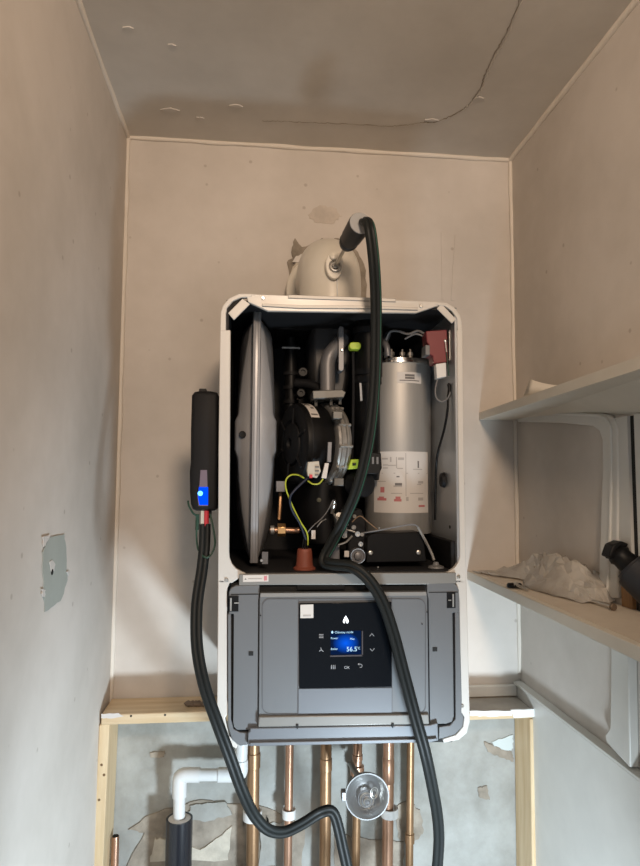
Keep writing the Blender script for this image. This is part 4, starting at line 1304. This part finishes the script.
def bolt(label, p0, p1, r, headm, headr, name='bolt'):
    p0, p1 = Vector(p0), Vector(p1)
    d = (p1 - p0).normalized()
    t4 = thing(name, p0, label, 'bolt')
    n = int((p1 - p0).length / .0022)
    prof = []
    for k in range(n):
        prof += [(k * .0022, r), (k * .0022 + .0011, r * .78)]
    MB().lathe(p0, d, prof, 10).build('shank', M_SCREW, t4)
    MB().lathe(p0, d, [(-.006, headr * .8), (-.005, headr), (-.001, headr), (0, r)], 14).build('head', headm, t4)
    return t4


q0 = PZ(517, 586.5, zs0 + .004)
q1 = PZ(529, 590, zs0 + .0035)
b1 = bolt('short screw with a black plastic cap near the front of the lower shelf', q0 + Vector((0, 0, .0025)), q1, .0028, M_SCREW, .0055, 'screw')
cpt = PZ(516, 586.5, zs0 + .004)
MB().lathe(Vector((cpt.x + .002, cpt.y + .012, zs0 + .0005)), (0, .1, 1), [(0, .013), (.005, .014), (.008, .012), (.008, .006), (.004, .005)], 20).build('plastic_cap', M_BLACK, b1, label='black plastic cap')
q0 = PZ(612, 608, zs0 + .003)
q1 = PZ(584, 599, zs0 + .003)
b2_ = bolt('long thin bolt lying on the lower shelf beside the film', q0 + Vector((0, 0, .002)), q1 + Vector((0, 0, .001)), .0026, mat('rusty_head', (.18, .13, .09), .5, .6), .0055)
ww = PZ(581, 597.5, zs0)
MB().lathe((ww.x, ww.y, zs0 + .0004), (0, 0, 1), [(0, .007), (.0025, .007), (.0025, .003), (.001, .003)], 18).build('washer', mat('dark_washer', (.06, .05, .045), .5, .5), b2_)

# curled paper on the upper shelf
zu1 = ZU + .0175
pc = PZ(545, 385, zu1)
vsx, fsx = [], []
for i in range(13):
    u = i / 12
    y = 1.14 - .20 * u
    e = XR - .085 + .0 * u
    z = .034 * (1 - u) ** 2.2
    vsx += [(P(543, 384, y).x * 0 + .505 + .020 * u, y, zu1 + .0005 + z * .1), (.512 + .020 * u, y - .012 * (1 - u), zu1 + .001 + z)]
for i in range(12):
    fsx.append((2 * i, 2 * i + 1, 2 * i + 3, 2 * i + 2))
pap = MB().add(vsx, fsx).build('paper_scrap', M_PAPER, angle=180)
sm = pap.modifiers.new('thickness', 'SOLIDIFY')
sm.thickness = .0005
tag(pap, 'curled scrap of cream paper on the upper shelf', 'paper')

# black tool leaning at the right edge of the lower shelf
YT2 = .96
tool = thing('hose_nozzle', PZ(640, 612, zs0), 'black plastic tool end leaning in from the right above the lower shelf', 'tool')
tp0, tp1, tp2 = P(617, 553, YT2), P(634, 569, YT2 - .02), P(672, 605, YT2 - .07)
d = (tp1 - tp0).normalized()
MB().lathe(tp0, d, [(-.004, .012), (0, .017), (.006, .0185), (.010, .0165), (.024, .0175), (.030, .020)], 20).build('neck', M_BLACK, tool)
MB().tube(spline([tp0 + d * .026, tp1, tp1.lerp(tp2, .4), tp2], 6), [.020] + [.026] * 6 + [.032] * 12, 20).build('grip', mat('tool_navy', (.018, .021, .028), .5), tool)
MB().ppoly([(610, 553), (613, 545), (622, 541), (629, 544), (627, 547.5), (620, 547), (616, 551), (614, 559), (609, 557)], YT2 - .012, YT2 + .012).build('jaw', M_BLACK, tool, bevel=.002)
MB().ppoly([(610, 555), (615, 556), (615, 560), (611, 559.5)], YT2 - .008, YT2 + .008).build('jaw', M_BLACK, tool, bevel=.001)
MB().lathe(P(625, 553, YT2 - .017), (0, -1, 0), [(-.004, .0022), (.001, .0022)], 10).build('pivot_pin', M_GREYW, tool)
